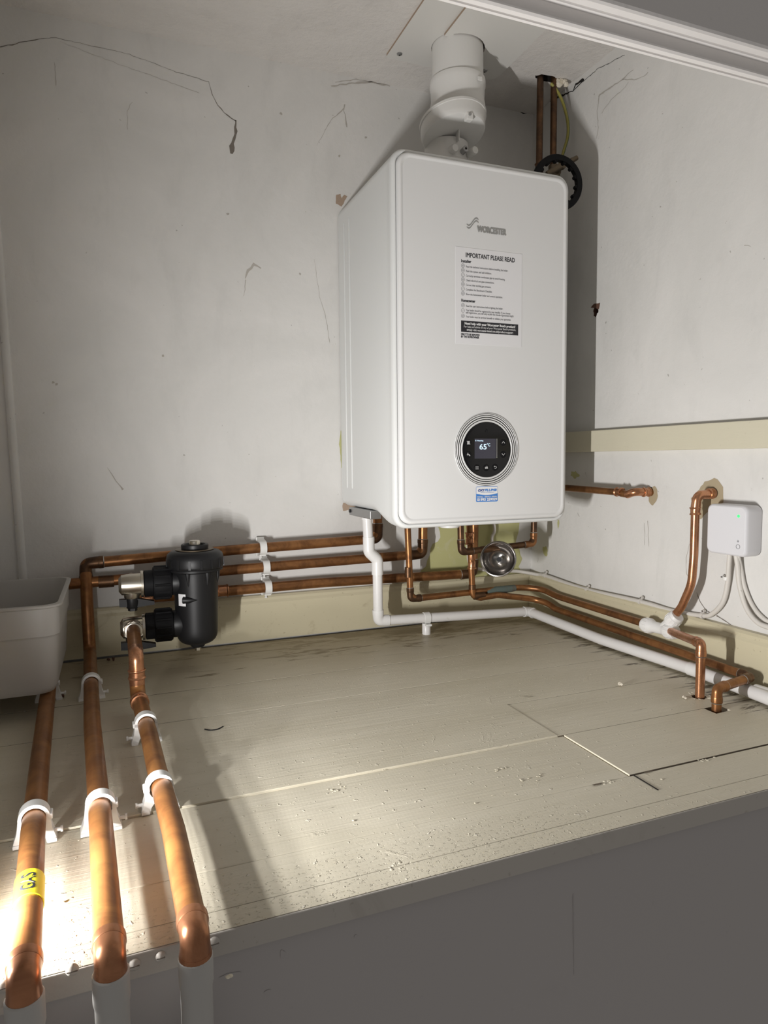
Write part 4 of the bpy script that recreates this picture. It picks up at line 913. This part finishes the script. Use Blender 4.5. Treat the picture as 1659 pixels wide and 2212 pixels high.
ring(wp, Vector(wr[1]) + dW * .004, dW, RW, M['plastic'], .03, rim=False); ring(wp, Vector((-0.0440, -0.7512, 0.0165)), dW, RW, M['plastic'], .034, rim=False)
# its clip on a short standoff
cp = Vector(w3).lerp(Vector(wc), .22)
def t_on(px): 
    a, b = Vector(w3), Vector(wc); t = (px - a.x) / (b.x - a.x); return a.lerp(b, t)
cp = t_on(-.364)
pc = thing('pipe_clip', 'white clip on a short round standoff holding the waste pipe at the back', 'pipe clip', (cp.x, cp.y, 0))
w = MB(); w.lathe([(.0100, 0.0002), (.0100, cp.z - RW - .003), (.0085, cp.z - RW - .001)], (cp.x, cp.y, 0), Z, 22); w.build('standoff', M['pvc'], pc)
w = MB(); seg = []
for k in range(25):
    a = math.radians(-60 + 300 * k / 24); seg.append((math.cos(a), math.sin(a)))
def arcband(w, c, u, v, n, r0, r1, width, seg, mi=0):
    c, u, v, n = Vector(c), Vector(u), Vector(v), Vector(n)
    ls = []
    for a, b in seg:
        d = u * a + v * b; ls.append([c + d * r0 - n * width / 2, c + d * r1 - n * width / 2, c + d * r1 + n * width / 2, c + d * r0 + n * width / 2])
    w.loops(ls, mi, False)
arcband(w, cp, -Y, Z, X, RW + .0003, RW + .0026, .014, seg)
w.box(cp + Vector((-.007, -RW - .006, -RW - .006)), cp + Vector((.007, -RW * .2, -RW - .001)), 0, .001)
w.build('strap', M['clip'], pc)

# ------------------------------------------------------------------ pipe clips for the 22 mm runs: one pattern, eight copies
def make_clip():
    root = thing('pipe_clip', '', 'pipe clip', (0, 0, 0))
    hC = ZF; Rr = RFl + .0002; wd = .015
    w = MB()
    # saddle: feet flaring from the pipe's sides to the base (local x across, y along the pipe, z up; pipe centre at z = hC)
    outer = [(-.0215, 0), (-.0205, .006), (-.0172, .016), (-.0155, hC + .002), (-Rr, hC + .002)]
    lower = [(-Rr * math.cos(math.radians(a)), hC - Rr * math.sin(math.radians(a))) for a in range(0, 181, 12)]
    right = [(Rr, hC + .002), (.0155, hC + .002), (.0172, .016), (.0205, .006), (.0215, 0)]
    inner = [(.0115, 0), (.0100, .007), (.006, .0125), (-.006, .0125), (-.0100, .007), (-.0115, 0)]
    w.flat([(a, -wd / 2, b) for a, b in outer + lower[1:-1] + right + inner], depth=(0, wd, 0))
    for sx in (-1, 1): w.box((sx * .0215, -wd / 2 - .002, 0), (sx * .012, wd / 2 + .002, .004), 0, .0006)
    w.build('saddle', M['clip'], root)
    w = MB(); seg = [(math.cos(math.radians(a)), math.sin(math.radians(a))) for a in range(0, 181, 5)]
    arcband(w, (0, 0, hC + .001), X, Z, Y, Rr, Rr + .0036, wd, seg)
    w.box((Rr - .001, -wd / 2, hC - .003), (Rr + .0062, wd / 2, hC + .0035), 0, .0012)
    w.build('strap', M['clip'], root)
    w = MB(); w.lathe([(.0022, 0), (.0022, .006), (.0036, .0062), (.0036, .0085)], (.019, 0, .009), X, 12); w.build('latch_pin', M['clip'], root)
    return root
clip0 = make_clip(); used = []
def place_clip(p, yaw, label, wall=False, group='white pipe clips on the boards'):
    if not used: r = clip0; used.append(1)
    else:
        r = clip0.copy(); C.objects.link(r)
        for ch in clip0.children:
            c = ch.copy(); C.objects.link(c); c.parent = r
    r['label'] = label; r['group'] = group
    if wall:   # base on the back wall, pipe along x
        r.matrix_world = Matrix(((0, 1, 0, p[0]), (0, 0, -1, -.008), (-1, 0, 0, p[2]), (0, 0, 0, 1))) if not yaw else Matrix(((0, -1, 0, p[0]), (0, 0, -1, -.008), (1, 0, 0, p[2]), (0, 0, 0, 1)))
    else:
        r.location = (p[0], p[1], 0); r.rotation_euler = (0, 0, yaw)
def yaw_of(a, b): 
    d = Vector(b) - Vector(a); return math.atan2(d.x, -d.y)
y1 = yaw_of(f1[0], f1[2]); y2 = yaw_of(f2[0], f2[2]); y3 = yaw_of(f3[0], f3[2])
place_clip((-1.1552, -0.2534, 0.0280), y1, 'white clip half hidden under the plastic tub')
place_clip((-1.1301, -0.7416, 0.0280), y1, 'white clip on the leftmost floor pipe above the yellow tape')
place_clip((-1.0858, -0.2753, 0.0280), y2, 'white clip on the middle floor pipe near the back, beside the tub')
place_clip((-1.0635, -0.7426, 0.0280), y2, 'white clip on the middle floor pipe near the front')
place_clip((-1.0054, -0.5073, 0.0280), y3 + math.pi, 'white clip on the rightmost floor pipe just below its copper ring')
place_clip((-0.9993, -0.7201, 0.0280), y3 + math.pi, 'white clip lower down on the rightmost floor pipe')
def zrun(a, b, x): return a[2] + (b[2] - a[2]) * (x - a[0]) / (b[0] - a[0])
cxA = (-0.7317, -0.0360, 0.2151); cxB = (-0.7254, -0.0360, 0.1739); cxC = (-0.7222, -0.0360, 0.1283)
place_clip((cxA[0], 0, zrun(riserA, (-.80, YP, .2155), cxA[0])), 0, 'white clip on the uppermost back wall pipe', True, 'white pipe clips on the back wall')
place_clip((cxB[0], 0, zrun(riserB, (-.7, YP, .1735), cxB[0])), 0, 'white clip on the middle back wall pipe', True, 'white pipe clips on the back wall')
place_clip((cxC[0], 0, zrun((-.6, YP, .1275), cC, cxC[0])), 0, 'white clip on the lowest back wall pipe, nearest the skirting', True, 'white pipe clips on the back wall')

# ------------------------------------------------------------------ magnetic filter
FLX, FLY = -.8925, -.170
fil = thing('magnetic_filter', 'black cylindrical heating filter with a ribbed screw cap', 'filter', (FLX, FLY, .036))
w = MB(); w.lathe([(.012, .052), (.020, .0524), (.026, .0536), (.031, .0563), (.0352, .0605), (.0380, .066), (.0394, .073), (.0399, .081), (.0401, .09), (.0430, .188), (.0440, .196), (.0525, .199), (.0530, .203), (.0450, .205)], (FLX, FLY, 0), Z, 56)
for a in (-75, -25, 200, 20): 
    d = Vector((math.cos(math.radians(a - 40)), math.sin(math.radians(a - 40)), 0)); q = Vector((FLX, FLY, .199))
    w.tube([q + d * .043 - Z * .002, q + d * .0435 - Z * .012, q + d * .041 - Z * .030], [.005, .0035, .0008], 8)
q = Vector((FLX - .012, FLY - .040, .146)); w.tube([q + Vector((-.016, .006, 0)), q + Vector((-.006, .001, 0)), q + Vector((.010, -.001, .0))], [.007, .0058, .0008], 10)
w.build('canister', M['black'], fil)
w = MB(); w.lathe([(.047, .200), (.0535, .204), (.0550, .209), (.0548, .222), (.0525, .231), (.046, .2365), (.036, .2385), (.030, .2385)], (FLX, FLY, 0), Z, 64)
for k in range(16):
    a = 2 * math.pi * (k + .25) / 16; d = Vector((math.cos(a), math.sin(a), 0)); s_ = Vector((-d.y, d.x, 0)); q = Vector((FLX, FLY, 0)) + d * .0540
    w.prism([q - s_ * .0022 + Z * .206 + d * .0026, q + s_ * .0022 + Z * .206 + d * .0026, q + s_ * .0022 + Z * .2065 - d * .002, q - s_ * .0022 + Z * .2065 - d * .002], Vector((0, 0, .017)) - d * .0012)
w.build('screw_cap', M['black'], fil)
w = MB(); w.lathe([(.0300, .2388), (.0365, .2388), (.0368, .2398), (.0362, .2402), (.030, .2402)], (FLX, FLY, 0), Z, 48); w.build('cap_ring', M['brass'], fil)
w = MB(); w.lathe([(.0255, .2385), (.0262, .244), (.0262, .2485), (.0245, .250), (.021, .2495), (.019, .246), (.008, .246)], (FLX, FLY, 0), Z, 40); w.build('cap_boss', M['black'], fil)
w = MB(); w.lathe([(.0105, .246), (.0105, .255), (.0095, .2565), (.005, .2568)], (FLX, FLY, 0), Z, 24); w.build('air_screw', M['nickel'], fil)
w = MB(); w.lathe([(.0145, .056), (.0145, .048), (.012, .0445), (.006, .0445)], (FLX, FLY, 0), Z, 26); w.lathe([(.0062, .0445), (.0062, .037)], (FLX, FLY, 0), Z, 6, 1, smooth=False); w.build('drain_plug', [M['black'], M['nickel']], fil)
w = MB()
an0, an1 = math.radians(213), math.radians(236); rl = .0425
cols = [[Vector((FLX + rl * math.cos(an0 + (an1 - an0) * k / 5), FLY + rl * math.sin(an0 + (an1 - an0) * k / 5), z)) for z in (.134, .157)] for k in range(6)]
w.add([p for c_ in cols for p in c_], [(2 * k, 2 * k + 2, 2 * k + 3, 2 * k + 1) for k in range(5)], 0, False); o = w.build('sticker', M['sheet'], fil); o['label'] = 'small white label'
for zV, nm in ((.178, 0), (.0945, 1)):
    w = MB(); w.lathe([(.0265, .030), (.0265, .046), (.024, .050)], (FLX, FLY, zV), (-1, 0, 0), 32); w.build('branch', M['black'], fil)
    w = MB(); w.lathe([(.022, .046), (.0305, .047), (.0315, .049), (.0315, .078), (.0305, .080), (.0255, .081), (.0255, .096), (.022, .097)], (FLX, FLY, zV), (-1, 0, 0), 32)
    for k in range(12):
        a = 2 * math.pi * k / 12; w.lathe([(.0030, .050), (.0030, .078)], (FLX, FLY + .0305 * math.cos(a), zV + .0305 * math.sin(a)), (-1, 0, 0), 8)
    w.build('union_nut', M['black_matt'], fil)
    vx = FLX - .0975
    val = MB(); val.lathe([(.021, 0), (.0255, .0005), (.0255, .005), (.021, .0055), (.0205, .030), (.019, .040), (.012, .045)], (vx, FLY, zV), (-1, 0, 0), 30)
    ydir = (0, 1, 0) if nm == 0 else (0, -1, 0)
    val.lathe([(.018, 0), (.018, .016), (.0165, .022)], (vx - .0215, FLY, zV), ydir, 28); val.hexa(.0185, .020, .030, (vx - .0215, FLY, zV), ydir, 0, 6); val.lathe([(.0162, .030), (.0155, .034), (.0125, .0345)], (vx - .0215, FLY, zV), ydir, 28)
    val.lathe([(.0145, 0), (.0145, -.024), (.0130, -.026)], (vx - .0215, FLY, zV), Z, 22)
    vo = val.build('isolating_valve', M['nickel'], fil)
    w = MB(); hx = vx - .0215; hz = zV - .026
    w.lathe([(.0125, 0), (.0125, -.016), (.0105, -.019)], (hx, FLY, hz), Z, 20); w.hexa(.0085, -.019, -.0245, (hx, FLY, hz), Z)
    w.prism([(hx - .0235, FLY - .007, hz - .001), (hx + .012, FLY - .009, hz - .001), (hx + .040, FLY - .006, hz - .009), (hx + .040, FLY - .006, hz - .015), (hx + .010, FLY - .009, hz - .017), (hx - .0235, FLY - .007, hz - .015)], (0, .014, 0))
    w.build('valve_handle', M['black'], vo)

# ------------------------------------------------------------------ smart receiver box with its cables
box = thing('control_box', 'small pale grey wall box with a green light', 'control box', (0, -.657, .238))
w = MB(); by0, by1, bz_0, bz_1 = -.7005, -.6155, .2375, .3265
def rr2(y0, y1, z0, z1, r, x, n=7):
    out = []
    for cy, cz_, a0 in ((y1 - r, z1 - r, 0), (y0 + r, z1 - r, 90), (y0 + r, z0 + r, 180), (y1 - r, z0 + r, 270)):
        for k in range(n + 1):
            a = math.radians(a0 + 90 * k / n); out.append(Vector((x, cy + r * math.cos(a), cz_ + r * math.sin(a))))
    return out
ls = [rr2(by0 + i, by1 - i, bz_0 + i, bz_1 - i, .0115 - i * .5, x) for i, x in ((.0012, -.0003), (0, -.0035), (0, -.030), (.0004, -.0335), (.0016, -.0357), (.0036, -.0370))]
w.loops(ls, 0, True); w.build('housing', M['box'], box)
pL = (-0.0372, -0.6834, 0.3083); w = MB(); w.lathe([(.0028, 0), (.0024, .0006)], (-.0369, pL[1], pL[2]), (-1, 0, 0), 20); o = w.build('status_light', M['led'], box); o['label'] = 'lit green indicator'
pB = (-0.0372, -0.6843, 0.2554); w = MB(); w.lathe([(.0034, .0), (.0036, .0006), (.0040, .0006), (.0042, 0)], (-.0369, pB[1], pB[2]), (-1, 0, 0), 26, 0, (False, False)); w.build('push_button', M['ink_grey'], box)
pD = (-0.0372, -0.6840, 0.2650); w = MB(); w.tube([(-.0372, pD[1] + .0014 * math.sin(a) * (1 - .25 * math.cos(a)), pD[2] + .0018 * math.cos(a)) for a in [2 * math.pi * k / 14 for k in range(15)]], .00025, 5); w.tube([(-.0372, pD[1] + .0006 * math.sin(a), pD[2] - .0005 + .0006 * math.cos(a)) for a in [2 * math.pi * k / 10 for k in range(11)]], .0002, 5); w.build('drop_mark', M['ink_grey'], box)
RCB = .0045
cbl = thing('cable', 'white cable clipped along the right skirting, curving up to the control box', 'cable', (-.01, -.3, .1))
cpts = [(-.196, -.012, .275), (-.196, -.010, .18), (-.185, -.010, .135), (-.12, -.010, .118), (-.05, -.010, .112)] + [(-0.0120, -0.0472, 0.1062), (-0.0100, -0.0795, 0.1086), (-0.0100, -0.1724, 0.1036), (-0.0100, -0.2500, 0.1012), (-0.0100, -0.4256, 0.1065), (-0.0080, -0.5073, 0.1042), (-0.0080, -0.5857, 0.1106), (-0.0080, -0.6090, 0.1199), (-0.0080, -0.6310, 0.1460), (-0.0080, -0.6399, 0.1817), (-0.0120, -0.6452, 0.2167), (-0.0140, -0.6482, 0.2381)]
w = MB(); w.tube(spline(cpts, 8), RCB, 14); w.build('sheath', M['cable'], cbl)
def cclip(p, d, parent, mat=M['cable']):
    w = MB(); d = Vector(d).normalized(); p = Vector(p); n = Vector((-1, 0, 0)); u = d.cross(n).normalized()
    arcband(w, p, n, u, d, RCB, RCB + .0018, .006, [(math.cos(math.radians(a)), math.sin(math.radians(a))) for a in range(-110, 111, 22)])
    q = p + u * (-(RCB + .0045)); w.lathe([(.0034, .0), (.0034, .005)], q + Vector((.004, 0, 0)), n, 12); w.lathe([(.0020, .005), (.0016, .0065)], q + Vector((.004, 0, 0)), n, 10, 1)
    return w.build('cable_clip', [mat, M['zinc']], parent)
for px in ((-0.0100, -0.0815, 0.1090), (-0.0100, -0.2500, 0.1012), (-0.0100, -0.4243, 0.1062)): cclip(px, (0, -1, -.12), cbl)
cclip((-0.0080, -0.5857, 0.1106), (0, -1, -.05), cbl); cclip((-0.0090, -0.6374, 0.1908), (0, -.12, 1), cbl, M['clip'])
w = MB(); w.tube(spline([(-0.0140, -0.6609, 0.2373), (-0.0120, -0.6639, 0.2152), (-0.0100, -0.6672, 0.1823), (-0.0080, -0.6801, 0.1456), (-0.0080, -0.7014, 0.1254), (-0.0080, -0.7286, 0.1202), (-0.0080, -0.8077, 0.1204)], 8), RCB, 14)
tag(w.build('cable', M['cable']), 'thicker white cable hanging in a curve from the control box to the right edge', 'cable')
w = MB(); w.tube(spline([(-0.0130, -0.6639, 0.2376), (-0.0070, -0.6653, 0.2150), (-0.0055, -0.6728, 0.1829), (-0.0050, -0.6886, 0.1528), (-0.0050, -0.7086, 0.1348), (-0.0050, -0.7311, 0.1285), (-0.0050, -0.8053, 0.1255)], 8), .0035, 14)
tag(w.build('cable', M['cable']), 'thinner white cable curving down from the control box against the wall', 'cable')
w = MB(); w.tube(spline([(-.150, -.02, .31), (-0.1200, -0.0120, 0.2338), (-0.1268, -0.0120, 0.2075), (-0.1309, -0.0120, 0.1835), (-.165, -.014, .15)], 8), .0042, 12)
tag(w.build('cable', M['cable']), 'short white cable coming down behind the steel bowl', 'cable')

# ------------------------------------------------------------------ plastic tub on the left
tx1, ty0, ty1, tz0, tz1 = -1.124, -.370, -.088, .0418, .189
tub = MB(); tx0 = -1.44
def tubloop(i, z, r, fl=0.0): 
    return [Vector((p.x, p.y, z)) for p in [Vector((q.x, q.z, 0)) for q in rrect(tx0 + i, tx1 - i, ty0 + i, ty1 - i, r, 0, 6)]]
tub.loops([tubloop(.020, tz0, .02), tubloop(.014, tz0 + .002, .024), tubloop(.009, tz0 + .012, .026), tubloop(.004, tz1 - .055, .026), tubloop(.0035, tz1 - .052, .026), tubloop(.0015, tz1 - .050, .026), tubloop(.0, tz1 - .006, .026), tubloop(-.004, tz1 - .004, .028), tubloop(-.0045, tz1 - .001, .028), tubloop(-.003, tz1, .028), tubloop(.003, tz1, .026), tubloop(.004, tz1 - .004, .024), tubloop(.006, tz1 - .05, .024), tubloop(.011, tz0 + .014, .022), tubloop(.022, tz0 + .003, .02)], 0, True, (True, True))
tag(tub.build('plastic_tub', M['tub']), 'open milky white plastic tub cut off by the left edge', 'tub')

# ------------------------------------------------------------------ small debris on the boards
def crumb(p, s, mat, seed, n=5):
    w = MB(); rr = random.Random(seed)
    for k in range(n):
        q = Vector(p) + Vector((rr.uniform(-s, s), rr.uniform(-s, s), s * .45 * rr.random())); r_ = s * rr.uniform(.35, .7)
        bm_ = bmesh.new(); bmesh.ops.create_icosphere(bm_, subdivisions=1, radius=r_)
        for v in bm_.verts: v.co = q + v.co * (1 + rr.uniform(-.3, .3)); v.co.z = max(v.co.z, .0004)
        w.bm(bm_, 0, False)
    return w
tag(crumb((-0.2005, -0.5871, 0.0030), .0042, M['chalk'], 3).build('plaster_crumb', M['chalk']), 'pale crumb of plaster lying on the boards near the right wall', 'debris')
tag(crumb((-1.0549, -0.0515, 0.0040), .0055, M['debris'], 4, 7).build('dirt_clump', M['debris']), 'dark brown clump of dirt by the back skirting near the copper elbow', 'debris')
tag(crumb((-1.1396, -0.2518, 0.0030), .006, M['debris'], 6, 9).build('dirt_clump', M['debris']), 'brown dust clump beside the clip under the tub', 'debris')
w = MB(); w.tube(spline([(-0.9203, -0.4957, 0.0010), (-0.9122, -0.5031, 0.0010), (-0.9018, -0.5036, 0.0010), (-0.8923, -0.4958, 0.0010)], 6), .0009, 8)
tag(w.build('plastic_bristle', M['black']), 'short dark curved bristle lying on the boards', 'debris')
w = crumb((-0.1445, -0.6808, 0.0020), .0035, M['chalk'], 9, 5)
for k in range(12):
    rr = random.Random(k); a = rr.random() * 6.28; q = Vector((-.1145 + .016 * math.cos(a), -.683 + .0135 * math.sin(a), .0012)); d = Vector((math.cos(a + rr.uniform(-1, 1)), math.sin(a), .1)) * rr.uniform(.003, .009)
    w.tube([q, q + d], .0006, 5)
tag(w.build('wood_splinters', M['chalk']), 'splinters round the pipe hole in the boards', 'debris')
